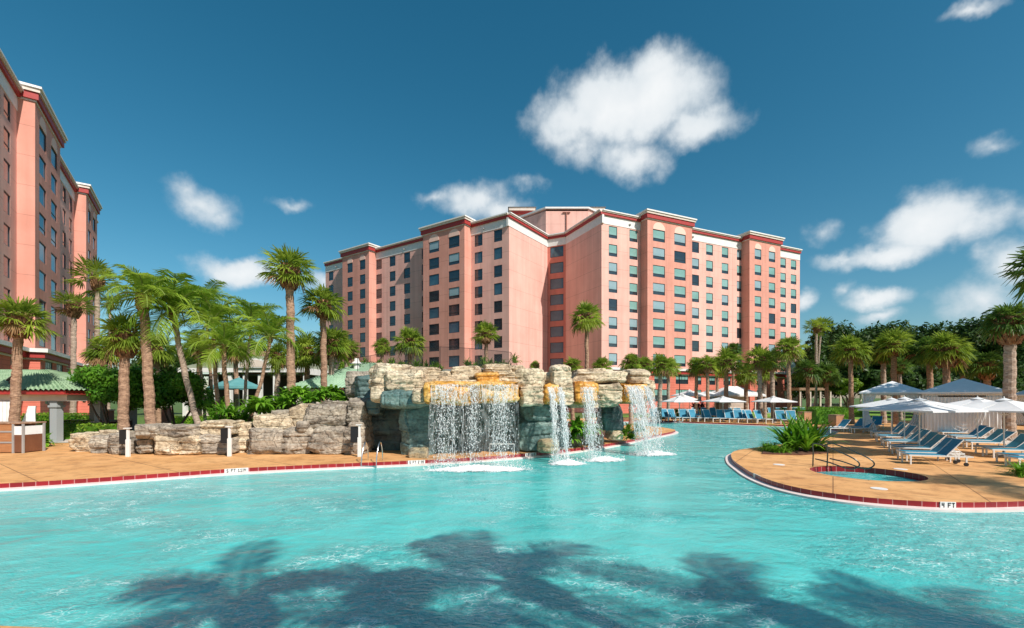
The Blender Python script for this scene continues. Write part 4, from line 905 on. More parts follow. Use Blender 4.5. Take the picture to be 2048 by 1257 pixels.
def feather_frond(mb, base, az_, el_, ln, rr, arch=1.0, n=34, lw=.55):
    p = base.copy(); pts = []; e_ = el_; stp = ln / 12
    for k in range(13):
        pts.append(p.copy()); d = Vector((math.cos(az_) * math.cos(e_), math.sin(az_) * math.cos(e_), math.sin(e_))); p = p + d * stp; e_ -= arch * (.07 + .016 * k)
    mb.tube(pts, [.03 * (1 - k / 14) + .004 for k in range(13)], 4, 1, False)
    for k in range(n):
        f = .12 + .88 * k / n; q = f * 12; i = min(11, int(q)); c = pts[i].lerp(pts[i + 1], q - i); t_ = (pts[i + 1] - pts[i]).normalized()
        s_ = t_.cross(Vector((0, 0, 1))).normalized(); u_ = s_.cross(t_)
        l = lw * math.sin(math.pi * (.15 + .8 * f)) ** .6 * rr.uniform(.85, 1.1)
        for sg in (-1, 1):
            v = (s_ * sg * 1 + t_ * .75 + u_ * rr.uniform(-.05, .35)).normalized(); w_ = t_ * l * .035 + u_ * .004
            m1 = c + v * l * .5; tp = c + v * l + Vector((0, 0, -l * rr.uniform(.15, .45)))
            mb.add([c - w_ * .6, c + w_ * .6, m1 + w_, m1 - w_, tp], [(0, 1, 2, 3), (3, 2, 4)], 0)
def feather_crown(seed, ln=2.4, n=20, lowest=-.35, arch=1.0):
    rr = random.Random(seed); mb = MB()
    for k in range(n):
        f = (k + .5) / n; el_ = 1.4 - f * (1.4 - lowest) + rr.uniform(-.1, .1)
        feather_frond(mb, Vector((0, 0, 0)), k * 2.39996 + rr.uniform(-.2, .2), el_, ln * rr.uniform(.85, 1.08), rr, arch)
    return mb
dry = mat('dry_leaf', (.2, .1, .04), .8, (.34, .2, .09), 3, trans=.2)
stalk = mat('leaf_stalk', (.2, .26, .05), .6)
CR = {}
for k in range(5): CR['sabal%d' % k] = fan_crown(10 + k, .95, 40 + 4 * k, .5 + .07 * k, -.6 - .08 * k).mesh('crown', [MT['fan'], stalk, dry])
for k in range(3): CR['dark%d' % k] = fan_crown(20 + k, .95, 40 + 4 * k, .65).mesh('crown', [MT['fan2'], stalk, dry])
for k in range(2): CR['wash%d' % k] = fan_crown(30 + k, 1.0, 20, .3, -.35).mesh('crown', [MT['fan'], stalk, dry])
for k in range(3): CR['feather%d' % k] = feather_crown(40 + k, 1.0 * 1.35, 15, -.2, .85).mesh('crown', [MT['feather'], stalk])
def scale_leaf(): pass
def boots_mesh(seed, grown=1.0):
    rr = random.Random(seed); mb = MB(); pts = [(0, 0, -.75), (0, 0, -.5), (0, 0, -.2), (0, 0, .1)]
    mb.tube(pts, [.17, .25, .27, .16], 10, 0)
    for k in range(64):
        z = -.72 + .8 * k / 64; a = k * 2.39996; r0 = .2 + .06 * math.sin((z + .75) * 3.2); d = Vector((math.cos(a), math.sin(a), 0)); s_ = Vector((-d.y, d.x, 0))
        b0 = d * r0 + Vector((0, 0, z - .08)); tp = d * (r0 + .13) + Vector((0, 0, z + .13)) + s_ * rr.uniform(-.04, .04)
        mb.add([b0 - s_ * .07, b0 + s_ * .07, tp + s_ * .03, tp - s_ * .03, b0 - d * .05 + Vector((0, 0, .16))], [(0, 1, 2, 3), (3, 2, 4), (1, 4, 2), (0, 3, 4)], 0)
    return mb.mesh('leaf_bases', MT['boots'])
BOOT = [boots_mesh(k) for k in range(2)]
def trunk_mesh(H, r0, r1, lean, seed, m, curve=0):
    rr = random.Random(seed); mb = MB(); n = max(10, int(H * 5)); pts = []; rad = []
    for k in range(n + 1):
        f = k / n; bend = f + curve * f * (1 - f)
        pts.append((lean[0] * bend + .02 * math.sin(k * .7), lean[1] * bend, H * f)); rad.append((r0 * 1.25 - (r0 * .25) * min(1, f * 8) if f < .125 else r0 + (r1 - r0) * f) * (1 + .05 * ((k % 2) * 2 - 1)) * rr.uniform(.97, 1.03))
    mb.tube(pts, rad, 12, 0)
    return mb.mesh('trunk', m), Vector(pts[-1])
pcount = [0]
def palm(kind, pxb, Y, pxc, pyc, rpx, label, tw=None, zb=0, group=None, curve=0, boots=1, tm=None):
    """trunk foot at pixel column pxb and distance Y; crown centre at (pxc, pyc), crown radius rpx"""
    i = pcount[0]; pcount[0] += 1; rr = random.Random(i * 7 + 1)
    foot = Vector((XP(pxb, Y), Y, zb)); c = W(pxc, pyc, Y); r = rpx / FPX * Y; tall = kind.startswith('wash')
    e = empty('palm_tree', foot, 0, label, 'palm tree', group)
    H = c.z - zb - r * (.12 if not kind.startswith('feather') else .05); r0 = (.15 if kind.startswith(('sabal', 'dark')) else .1) if tw is None else tw / 2
    me, top = trunk_mesh(max(.4, H), r0, r0 * .85, (c.x - foot.x, rr.uniform(-.2, .2)), i, tm or (MT['trunkgrey'] if tall or rr.random() < .35 else MT['trunk']), curve)
    place('trunk', me, e)
    nm = {'sabal': 5, 'dark': 3, 'wash': 2, 'feather': 3}[kind]; key = kind + str(i % nm)
    sc_ = r * (1.0 if kind != 'feather' else .95)
    place('crown', CR[key], e, top, (rr.uniform(-.16, .16), rr.uniform(-.16, .16), rr.uniform(0, 6.28)), (sc_, sc_, sc_ * rr.uniform(.85, 1.08) * (1.0 if kind != 'wash' else .95)))
    if boots:
        bs = (r0 / .15) * boots * (1.0 if kind != 'feather' else .62)
        place('leaf_bases', BOOT[i % 2], e, top + Vector((0, 0, .02)), rr.uniform(0, 6), (bs, bs, bs * (1 if kind != 'feather' else 1.1)))
    return e
GL = 'palms in the garden left of the waterfall'; GB = 'palms in front of the hotel behind the rocks'; GF = 'palms along the far pool deck'; GR = 'palms behind the cabanas on the right'
palm('sabal', 27, 25, 44, 628, 62, 'stout fan palm with a shaggy crown rising behind the wooden towel stand', .46, group=GL)
palm('wash', 146, 44, 150, 605, 46, 'slim grey palm with sparse fans before the left hotel, lower of two', .5, group=GL)
palm('wash', 192, 47, 192, 552, 54, 'tall slim palm against the far bay of the left hotel', .5, group=GL)
palm('wash', 217, 62, 218, 604, 26, 'small distant thin palm seen in the sky gap right of the left hotel', .36, group=GL)
palm('sabal', 205, 33, 208, 694, 44, 'low pale fan palm crown left of the two thick brown trunks', .4, group=GL)
palm('sabal', 246, 24.5, 252, 662, 56, 'palm with a thick swollen trunk standing left behind the low rock wall', .5, .45, GL)
palm('feather', 303, 24.5, 292, 590, 66, 'straight tall palm with thick trunk and arching fronds left of the leaning palm', .5, .45, GL)
palm('feather', 402, 26, 345, 618, 86, 'palm leaning strongly to the left with long feathery fronds', .32, .45, GL, .25)
palm('sabal', 318, 38, 316, 690, 46, 'pale fan palm crown filling the gap between the straight trunk and the leaning palm', .4, group=GL)
palm('feather', 440, 27, 425, 640, 62, 'feathery palm with thin trunk right of the leaning palm', .24, .45, GL, .3)
palm('feather', 462, 25.5, 448, 690, 60, 'short feathery palm with dark bumpy trunk in the thick of the palm clump', .26, 1.0, GL, .5)
palm('feather', 484, 30, 500, 640, 56, 'feathery palm with pale fronds in the middle of the palm clump', .2, .45, GL)
palm('feather', 430, 34, 412, 600, 46, 'small feathery crown high behind the palm clump', .22, group=GL)
palm('feather', 496, 25, 541, 672, 60, 'palm leaning to the right with a thin curved trunk and upright feathers', .2, 1.2, GL, .4)
palm('feather', 414, 31, 398, 700, 46, 'low feathery palm tucked between the leaning trunk and the clump', .2, group=GL)
palm('sabal', 583, 25, 578, 528, 66, 'tallest fan palm with a long straight trunk standing alone against the sky', .46, 1.3, GL)
palm('sabal', 650, 28, 648, 600, 52, 'second tall fan palm with its crown beside the hotel end', .4, .5, GL)
palm('sabal', 660, 31, 664, 678, 48, 'lower fan palm directly behind the second tall palm', .4, .5, GL)
palm('sabal', 617, 33, 615, 694, 46, 'fan palm with dark knobbly trunk between the two tall palms', .42, .5, GL)
palm('sabal', 552, 35, 556, 706, 34, 'small fan palm in front of the grey roofed restaurant', .4, group=GL)
palm('sabal', 690, 34, 694, 694, 34, 'small fan palm at the left edge of the main hotel beside the tiled roof', .34, group=GL)
palm('sabal', 398, 42, 400, 690, 36, 'small fan palm with red brown trunk before the restaurant roof', .5, group=GL)
palm('sabal', 476, 40, 470, 694, 38, 'fan palm half hidden at the back of the palm clump', .4, group=GL)
palm('sabal', 820, 36, 820, 676, 40, 'fan palm behind the safety net on the left of the rock top', .36, group=GB)
palm('sabal', 765, 48, 765, 688, 23, 'smallest fan palm against the left hotel wing behind the net', .4, group=GB)
palm('sabal', 972, 42, 973, 663, 32, 'fan palm before the near corner of the left hotel wing', .4, group=GB)
palm('sabal', 1175, 37, 1172, 628, 41, 'tall slender fan palm standing free before the shaded hotel corner', .36, group=GB, curve=-.4)
palm('sabal', 1145, 44, 1145, 728, 24, 'low round palm crown just above the upright boulder', .4, group=GB)
palm('sabal', 1202, 45, 1204, 728, 26, 'low round palm crown right of the slender palm foot', .4, group=GB)
palm('sabal', 1262, 42, 1262, 722, 28, 'low fan palm above the right end of the waterfall rocks', .42, group=GB)
palm('sabal', 1290, 46, 1289, 726, 22, 'small fan palm beyond the last boulder', .42, group=GB)
palm('sabal', 1070, 41, 1070, 730, 14, 'tiny palm tuft above the middle of the rock top', .3, group=GB)
palm('sabal', 1318, 50, 1322, 724, 34, 'leftmost palm of the far deck row, with a crooked trunk', .5, group=GF, curve=.3)
palm('sabal', 1337, 53, 1336, 730, 28, 'second palm of the far deck row, close behind the crooked one', .4, group=GF)
palm('sabal', 1392, 54, 1392, 728, 27, 'palm beside the leftmost pair of white umbrellas on the far deck', .42, group=GF)
palm('sabal', 1416, 52, 1416, 726, 28, 'thin trunked palm over the umbrella nearest the loungers', .4, group=GF)
palm('dark', 1435, 60, 1434, 728, 24, 'dark palm at the back between thin trunks before the hotel podium', .4, group=GF)
palm('sabal', 1452, 53, 1452, 718, 38, 'broad palm in front of the grey pavilion roof left side', .5, group=GF, curve=.2)
palm('dark', 1466, 62, 1466, 696, 22, 'highest palm head behind the row above the grey pavilion', .4, group=GF)
palm('sabal', 1492, 56, 1491, 742, 30, 'low crowned palm in front of the podium behind the pavilion', .5, group=GF)
palm('sabal', 1522, 50, 1517, 714, 36, 'palm with stout dark head right of the grey pavilion', .5, group=GF, curve=.3)
palm('dark', 1547, 51, 1545, 716, 34, 'dark crowned palm next to the right umbrella of the far deck', .5, group=GF)
palm('sabal', 1530, 58, 1531, 742, 26, 'short palm in the gap between the two stout trunks', .4, group=GF)
palm('sabal', 1580, 47, 1578, 690, 38, 'tall straight palm overlapping the right end of the main hotel', .42, group=GF)
palm('wash', 1632, 68, 1631, 652, 28, 'left one of two very thin tall palms right of the hotel', .36, group=GF)
palm('wash', 1628, 70, 1641, 648, 26, 'right one of two very thin tall palms right of the hotel', .3, group=GF)
palm('dark', 1617, 50, 1616, 736, 34, 'dark short palm just right of the hotel end', .4, group=GF)
palm('dark', 1655, 50, 1655, 742, 32, 'dark palm over the clipped hedge on the right', .4, group=GF)
palm('sabal', 1703, 45, 1699, 692, 42, 'sunlit palm with slim reddish trunk left of the cabanas', .44, group=GR)
palm('dark', 1767, 46, 1766, 700, 34, 'palm just left of the first cabana peak', .48, group=GR)
palm('sabal', 1790, 44, 1789, 682, 46, 'bright fan palm rising directly over the first cabana peak', .5, group=GR)
palm('dark', 1801, 52, 1801, 728, 26, 'short palm behind the bright palm over the first cabana', .4, group=GR)
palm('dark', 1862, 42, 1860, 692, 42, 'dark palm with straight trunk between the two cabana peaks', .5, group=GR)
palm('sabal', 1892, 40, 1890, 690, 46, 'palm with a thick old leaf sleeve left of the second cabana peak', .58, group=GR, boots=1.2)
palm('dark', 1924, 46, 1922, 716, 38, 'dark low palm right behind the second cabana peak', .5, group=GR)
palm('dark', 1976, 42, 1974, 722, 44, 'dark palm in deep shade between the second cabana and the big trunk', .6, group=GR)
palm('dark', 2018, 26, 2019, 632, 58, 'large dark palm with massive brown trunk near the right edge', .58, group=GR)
palm('dark', 2098, 17, 2096, 520, 88, 'near palm whose fronds reach in at the right edge of the view', .4, group=GR)
# palms standing behind and beside the photographer, whose shadows lie on the water
SH = 'palms on the near pool edge that shade the water'
SHC = feather_crown(77, 1.5, 9, -.1, .7).mesh('crown', [MT['feather'], stalk])
def offpalm(x, y, H, r, label):
    i = pcount[0]; pcount[0] += 1; e = empty('palm_tree', (x, y, 0), 0, label, 'palm tree', SH)
    me, top = trunk_mesh(H, .17, .14, (.2, .1), i, MT['trunk']); place('trunk', me, e); k = i % 3
    place('crown', SHC, e, top, i, r); place('leaf_bases', BOOT[0], e, top)
for (sx, sy, H, r) in ((.1, 6.6, 9.0, 1.75), (-1.2, 5.4, 8.4, 1.4), (-3.7, 5.9, 9.0, 1.45), (3.4, 5.8, 9.5, 1.4), (5.6, 5.2, 9.0, 1.1)):
    k = H / math.tan(R(SEL)); offpalm(sx + k * math.sin(R(SAZ)), sy - k * math.cos(R(SAZ)), H, r, 'feathery palm behind the photographer casting its shadow on the pool')
i = pcount[0]; pcount[0] += 1; e = empty('palm_tree', (23.4, 2.9, 0), 0, 'tall feathery palm beyond the right edge, shading the hot tub deck', 'palm tree', SH)
me, top = trunk_mesh(12.6, .17, .14, (.3, .1), i, MT['trunk']); place('trunk', me, e); place('crown', SHC, e, top, 2, 1.7)
# broadleaf masses
def leafcloud(mb, blobs, n, size, rr, hollow=.55):
    tot = sum(b_[3] * b_[4] * b_[5] for b_ in blobs)
    for (x, y, z, a, b_, c) in blobs:
        for k in range(int(n * a * b_ * c / tot) + 20):
            u = rr.uniform(-1, 1); th = rr.uniform(0, 6.283); s_ = math.sqrt(1 - u * u); d = Vector((s_ * math.cos(th), s_ * math.sin(th), u)); q = rr.uniform(hollow, 1.08)
            p = Vector((x + d.x * a * q, y + d.y * b_ * q, z + d.z * c * q)); s = size * rr.uniform(.6, 1.4)
            ax = (d + Vector((rr.gauss(0, .6), rr.gauss(0, .6), rr.gauss(.3, .6)))).normalized(); t1 = ax.cross(Vector((rr.gauss(0, 1), rr.gauss(0, 1), rr.gauss(0, 1)))).normalized(); t2 = ax.cross(t1)
            mb.add([p - t1 * s, p + t2 * s * .42, p + t1 * s, p - t2 * s * .42], [(0, 1, 2, 3)], 0)
def crown_mesh(seed, rx, ry, rz, nb, n, size, m, flat=.6):
    rr = random.Random(seed); mb = MB(); bl = []
    for k in range(nb):
        a = rr.uniform(0, 6.283); q = rr.uniform(.1, .8) ** .7; z = rr.uniform(-.55, .75)
        s_ = rr.uniform(.22, .42); bl.append((rx * q * math.cos(a) * (1 - .3 * z), ry * q * math.sin(a) * (1 - .3 * z), rz * z, rx * s_, ry * s_, rz * s_ * 1.1))
    leafcloud(mb, bl, n, size, rr); return mb.mesh('crown', m)
def limbs(seed, H, spread, r0, nl, m, base=.3):
    rr = random.Random(seed); mb = MB(); mb.tube([(0, 0, -.1), (.03, .02, H * base * .5), (0, .05, H * base)], [r0 * 1.3, r0, r0 * .9], 9)
    for k in range(nl):
        a = 6.283 * k / nl + rr.uniform(-.4, .4); s_ = spread * rr.uniform(.5, .95); h_ = H * rr.uniform(.65, .95)
        mb.tube([(0, .03, H * base * .9), (math.cos(a) * s_ * .35, math.sin(a) * s_ * .35, H * (base + .2)), (math.cos(a) * s_ * .75, math.sin(a) * s_ * .75, h_ * .85), (math.cos(a) * s_, math.sin(a) * s_, h_)], [r0 * .6, r0 * .42, r0 * .22, r0 * .06], 6)
    return mb.mesh('trunk', m)
def tree(px, Y, pyc, rpx, rpy, label, seed, m, n=9000, size=.16, nb=20, cat='tree', group=None, depth=1.0, zb=0, multi=0):
    c = W(px, pyc, Y); rx = rpx / FPX * Y; rz = rpy / FPX * Y; e = empty('broadleaf_tree', (c.x, c.y, zb), 0, label, cat, group)
    place('crown', crown_mesh(seed, rx, rx * depth, rz, nb, n, size, m), e, (0, 0, c.z - zb))
    if multi:
        rr = random.Random(seed); mb = MB()
        for k in range(multi):
            a = 6.283 * k / multi; q = rr.uniform(.35, .6)
            mb.tube([(.08 * math.cos(a), .08 * math.sin(a), 0), (.3 * math.cos(a), .3 * math.sin(a), .7), (rx * q * .6 * math.cos(a), rx * q * .6 * math.sin(a), 1.6), (rx * q * math.cos(a), rx * q * math.sin(a), c.z - zb)], [.09, .07, .055, .02], 7)
        mb.build('trunk', MT['bark'], e, smooth=True)
    else: place('trunk', limbs(seed, c.z - zb + rz * .3, rx * .7, .13 + .012 * c.z, 6, MT['bark']), e)
    return e
tree(222, 29, 782, 92, 48, 'wide dark green spreading tree behind the low rock wall, left one', 1, MT['leaf'], 15000, .12, 34, group='dark spreading trees left of the rocks', depth=.8, multi=5)
tree(352, 31, 788, 78, 46, 'dark green spreading tree behind the leaning palm, right one', 2, MT['leaf'], 12000, .12, 28, group='dark spreading trees left of the rocks', depth=.8, multi=5)
GO = 'dark trees closing the right background'
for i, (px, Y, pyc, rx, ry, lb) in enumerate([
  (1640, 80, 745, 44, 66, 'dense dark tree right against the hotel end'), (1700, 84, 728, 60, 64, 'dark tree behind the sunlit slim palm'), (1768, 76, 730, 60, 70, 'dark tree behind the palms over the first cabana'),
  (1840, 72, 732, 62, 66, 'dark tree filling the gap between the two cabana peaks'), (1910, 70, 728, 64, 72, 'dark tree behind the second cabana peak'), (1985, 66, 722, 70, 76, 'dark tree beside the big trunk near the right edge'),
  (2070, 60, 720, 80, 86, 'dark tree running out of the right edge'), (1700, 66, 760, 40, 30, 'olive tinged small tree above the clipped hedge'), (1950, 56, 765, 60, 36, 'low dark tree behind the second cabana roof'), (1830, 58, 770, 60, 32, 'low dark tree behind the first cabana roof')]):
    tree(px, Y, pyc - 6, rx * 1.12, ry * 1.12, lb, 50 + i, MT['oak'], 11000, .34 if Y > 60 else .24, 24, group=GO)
tree(1695, 60, 776, 30, 18, 'sunlit yellow green little tree under the dark trees', 70, MT['hedge'], 2500, .16, 12, group=GO)
GBk = 'trees behind the left garden'
tree(500, 75, 735, 70, 44, 'round green tree behind the restaurant roof', 80, MT['oak'], 6000, .3, 20, group=GBk)
tree(610, 70, 745, 60, 36, 'green tree behind the two tall palms', 81, MT['oak'], 5000, .3, 18, group=GBk)
tree(330, 66, 740, 60, 42, 'green tree behind the leaning palm', 82, MT['oak'], 5000, .28, 18, group=GBk)
tree(705, 50, 745, 34, 22, 'leafy bush tree between the tiled roof and the hotel', 83, MT['hedge'], 3500, .16, 12, group=GBk)
# broad tall trees out of view on the right that shade the cabanas
for i, (x, y, H, r) in enumerate(((36, 25, 13, 4.2), (41, 29, 14, 4.5), (46, 24, 14, 5), (52, 36, 15, 5.5))):
    e = empty('broadleaf_tree', (x, y, 0), 0, 'tall shade tree beyond the right edge', 'tree', 'shade trees beyond the right edge')
    place('crown', crown_mesh(90 + i, r, r, r * .7, 16, 5000, .3, MT['oak']), e, (0, 0, H - r * .6)); place('trunk', limbs(90 + i, H, r * .7, .25, 6, MT['bark']), e)
# hedges
def hedge(label, pts, w_, h_, m=None, n=90, size=.07, zb=0, group='clipped hedges', lumpy=0):
    """leafy box hedge along a line of ground points"""
    rr = random.Random(len(label)); mb = MB(); co = MB()
    for a, c in zip(pts[:-1], pts[1:]):
        a, c = Vector((*a, zb)), Vector((*c, zb)); d = c - a; ln = d.length; d.normalize(); s_ = Vector((-d.y, d.x, 0))
        co.box((a + c) / 2 + Vector((0, 0, h_ * .46)), (ln, w_ * .86, h_ * .9), math.atan2(d.y, d.x))
        for k in range(int(ln * (w_ + 2 * h_) * n)):
            u = rr.uniform(-.05, ln + .05); q = rr.uniform(0, w_ + 2 * h_)
            if q < h_: o, z = -w_ / 2, q
            elif q < h_ + w_: o, z = q - h_ - w_ / 2, h_
            else: o, z = w_ / 2, q - h_ - w_
            o *= 1 + lumpy * math.sin(u * 2.3); z += lumpy * .5 * math.sin(u * 3.1) * z
            p = a + d * u + s_ * (o + rr.gauss(0, .03)) + Vector((0, 0, z + rr.gauss(0, .03))); s = size * rr.uniform(.6, 1.4)
            t1 = Vector((rr.gauss(0, 1), rr.gauss(0, 1), rr.gauss(0, 1))).normalized(); t2 = t1.cross(Vector((rr.gauss(0, 1), rr.gauss(0, 1), rr.gauss(0, 1)))).normalized()
            mb.add([p - t1 * s, p + t2 * s * .5, p + t1 * s, p - t2 * s * .5], [(0, 1, 2, 3)])
    e = empty('hedge', (*pts[0], zb), 0, label, 'hedge', group); o1 = mb.build('foliage', m or MT['hedge'], e); o2 = co.build('inner_light_block', MT['leaf'], e)  # solid box added inside the leaves to block light
    off_ = Vector((pts[0][0], pts[0][1], zb))
    for o in (o1, o2): o.location = -off_
    return e
X = XP
hedge('sunlit clipped hedge in front of the left hotel, farther and taller one', [(X(60, 36), 36), (X(208, 36), 36)], 1.5, 1.3)
hedge('long low clipped hedge beside the left path, nearer one', [(X(84, 28.5), 28.5), (X(172, 28.8), 28.8)], 1.1, 1.1)
hedge('short rounded hedge right of the left path at the rock wall end', [(X(172, 26.8), 26.8), (X(236, 26), 26)], .9, 1.0, lumpy=.1)
hedge('low hedge seen between the trunks right of the leaning palm', [(X(335, 40), 40), (X(420, 40), 40)], 1.2, .9)
hedge('hedge in front of the restaurant between the palm trunks', [(X(425, 38), 38), (X(520, 38), 38)], 1.2, 1.0)
hedge('bright green hedge behind the far loungers on the left', [(X(1308, 56.5), 56.5), (X(1372, 57), 57)], 1.2, 1.15)
hedge('bright hedge between the umbrellas behind the far loungers', [(X(1384, 57), 57), (X(1470, 57.5), 57.5)], 1.2, 1.0)
hedge('dark clipped hedge block right of the brown bin', [(X(1622, 44.5), 44.5), (X(1660, 44.5), 44.5)], 1.8, 1.55, MT['leaf'])
hedge('long dark hedge below the dark trees behind the palms', [(X(1555, 54), 54), (X(1700, 54), 54)], 1.2, 1.3, MT['leaf'])
hedge('yellow green hedge across the lawn at the foot of the hotel end', [(X(1590, 66), 66), (X(1720, 66), 66)], 1.6, 1.2)
# leafy shrubs: strap or paddle leaves springing from a point
def straps(mb, c, n, ln, wd, rr, up=.9, arch=1.2, flop=.3):
    for k in range(n):
        a = k * 2.39996 + rr.uniform(-.3, .3); e_ = up * rr.uniform(.35, 1.5); l = ln * rr.uniform(.6, 1.1); p = Vector(c) + Vector((rr.gauss(0, .05), rr.gauss(0, .05), 0)); st = l / 5; prev = None
        for q in range(6):
            d = Vector((math.cos(a) * math.cos(e_), math.sin(a) * math.cos(e_), math.sin(e_))); s_ = Vector((-math.sin(a), math.cos(a), 0)) * wd * math.sin(math.pi * (.12 + .86 * q / 5.0)) * .5
            cur = (p - s_, p + s_)
            if prev: mb.add([prev[0], prev[1], cur[1], cur[0]], [(0, 1, 2, 3)])
            prev = cur; p = p + d * st; e_ -= arch * .22 * (1 + flop * q * .5)
def shrub(label, cs, n, ln, wd, m, cat='shrub', group=None, up=.9, arch=1.2, zb=0, name='shrub'):
    """cs: list of (px, Y, z)"""
    rr = random.Random(len(label) * 3); e0 = Vector((XP(cs[0][0], cs[0][1]), cs[0][1], zb)); mb = MB()
    for (px, Y, z) in cs: straps(mb, (XP(px, Y) - e0.x, Y - e0.y, z - e0.z), n, ln, wd, rr, up, arch)
    o = mb.build(name, m, None, e0); return tag(o, label, cat, group)
shrub('large strap leaved plant in the mulch island beside the hot tub', [(1590, 21.9, .1), (1612, 21.6, .1), (1575, 22.2, .1), (1600, 22.6, .15), (1630, 22.0, .1)], 46, 1.9, .13, MT['shrub'], 'plant', up=1.15, arch=.75, name='strap_leaf_plant')
shrub('low mound of fine grassy leaves at the left foot of the strap leaved plant', [(1536, 21.9, .05), (1552, 21.3, .05), (1568, 21.2, .05), (1530, 22.4, .05), (1545, 22.4, .05), (1645, 21.8, .05)], 110, .62, .03, MT['shrub'], 'plant', up=1.1, arch=1.5, name='grassy_plant')
shrub('dark leafy plant cut by the right edge near the loungers', [(2040, 15.2, .0), (2062, 15.4, 0), (2075, 14.8, 0)], 80, .75, .05, MT['shrub'], 'plant', up=1.0, arch=1.2, name='grassy_plant')
rs = random.Random(3)
shrub('glossy bright green shrub row spilling over the tall stepped rock wall', [(px, 22.5 + rs.uniform(-.3, 2.2), (1.75 if px < 570 else 2.2) + rs.uniform(0, .55)) for px in range(505, 690, 6)], 34, .9, .17, MT['shrub'], up=1.0, arch=1.4)
shrub('light green ferny shrub under the leaning thin palm', [(px, 23.2 + rs.uniform(-.3, 1.2), 1.2 + rs.uniform(0, .6)) for px in range(425, 512, 8)], 34, .95, .1, MT['shrub'], up=1.1, arch=1.2)
shrub('leafy bush at the foot of the wooden towel stand', [(px, 24.2 + rs.uniform(-.4, .6), .1) for px in range(52, 92, 7)], 36, .85, .2, MT['shrub'], up=1.1, arch=1.3)
shrub('low fern behind the lowest rock wall', [(215, 23.6, .3), (232, 23.4, .3), (248, 23.8, .3)], 34, .8, .1, MT['shrub'], up=.9, arch=1.2)
shrub('green bush seen through the rock arch between the spouts', [(px, 23.0 + rs.uniform(-.3, .8), .25 + rs.uniform(0, .9)) for px in (1140, 1148, 1156, 1165, 1172, 1180, 1188, 1150, 1168)], 40, .75, .13, MT['shrub'], up=1.1, arch=1.3)
shrub('yellow green bush behind the rightmost spout', [(px, 26.3 + rs.uniform(-.3, .6), .15 + rs.uniform(0, .8)) for px in (1248, 1256, 1265, 1275, 1285, 1260)], 40, .8, .1, MT['hedge'], up=1.1, arch=1.3)
shrub('red leaved low plants along the foot of the hotel podium', [(px, 64, .2 + rs.uniform(0, 1.2)) for px in (1388, 1396, 1404, 1432, 1440, 1446)], 40, 1.4, .2, mat('red_leaf', (.16, .02, .03), .6, (.25, .05, .05), 3), up=1.2)
# bushes on top of the rocks behind the net
for (px0, px1, Y, pyc, lb) in ((722, 775, 33, 742, 'bright bush at the left end of the net behind the rocks'), (832, 884, 30, 745, 'round green bush behind the net next to the hotel bay'), (934, 958, 30, 742, 'tall bush behind the net left of the corner palm'), (966, 1036, 30, 742, 'wide fluffy bush at the right end of the net'), (780, 826, 33, 745, 'bush around the foot of the palm behind the net')):
    shrub(lb, [(px, Y + rs.uniform(-.4, .6), ZP(pyc, Y) + rs.uniform(-.1, .5)) for px in range(px0, px1, 7)], 34, .8, .07, MT['hedge'], 'bush', 'bushes behind the rock top', 1.2, 1.2, name='bush')
bank('planting_bed', [(XP(1522, 21), 20.9), (XP(1600, 20.6), 20.5), (XP(1660, 21.3), 21.3), (XP(1655, 22.5), 23), (XP(1590, 23.6), 23.6), (XP(1528, 22.6), 22.6)], .05, MT['soil'])
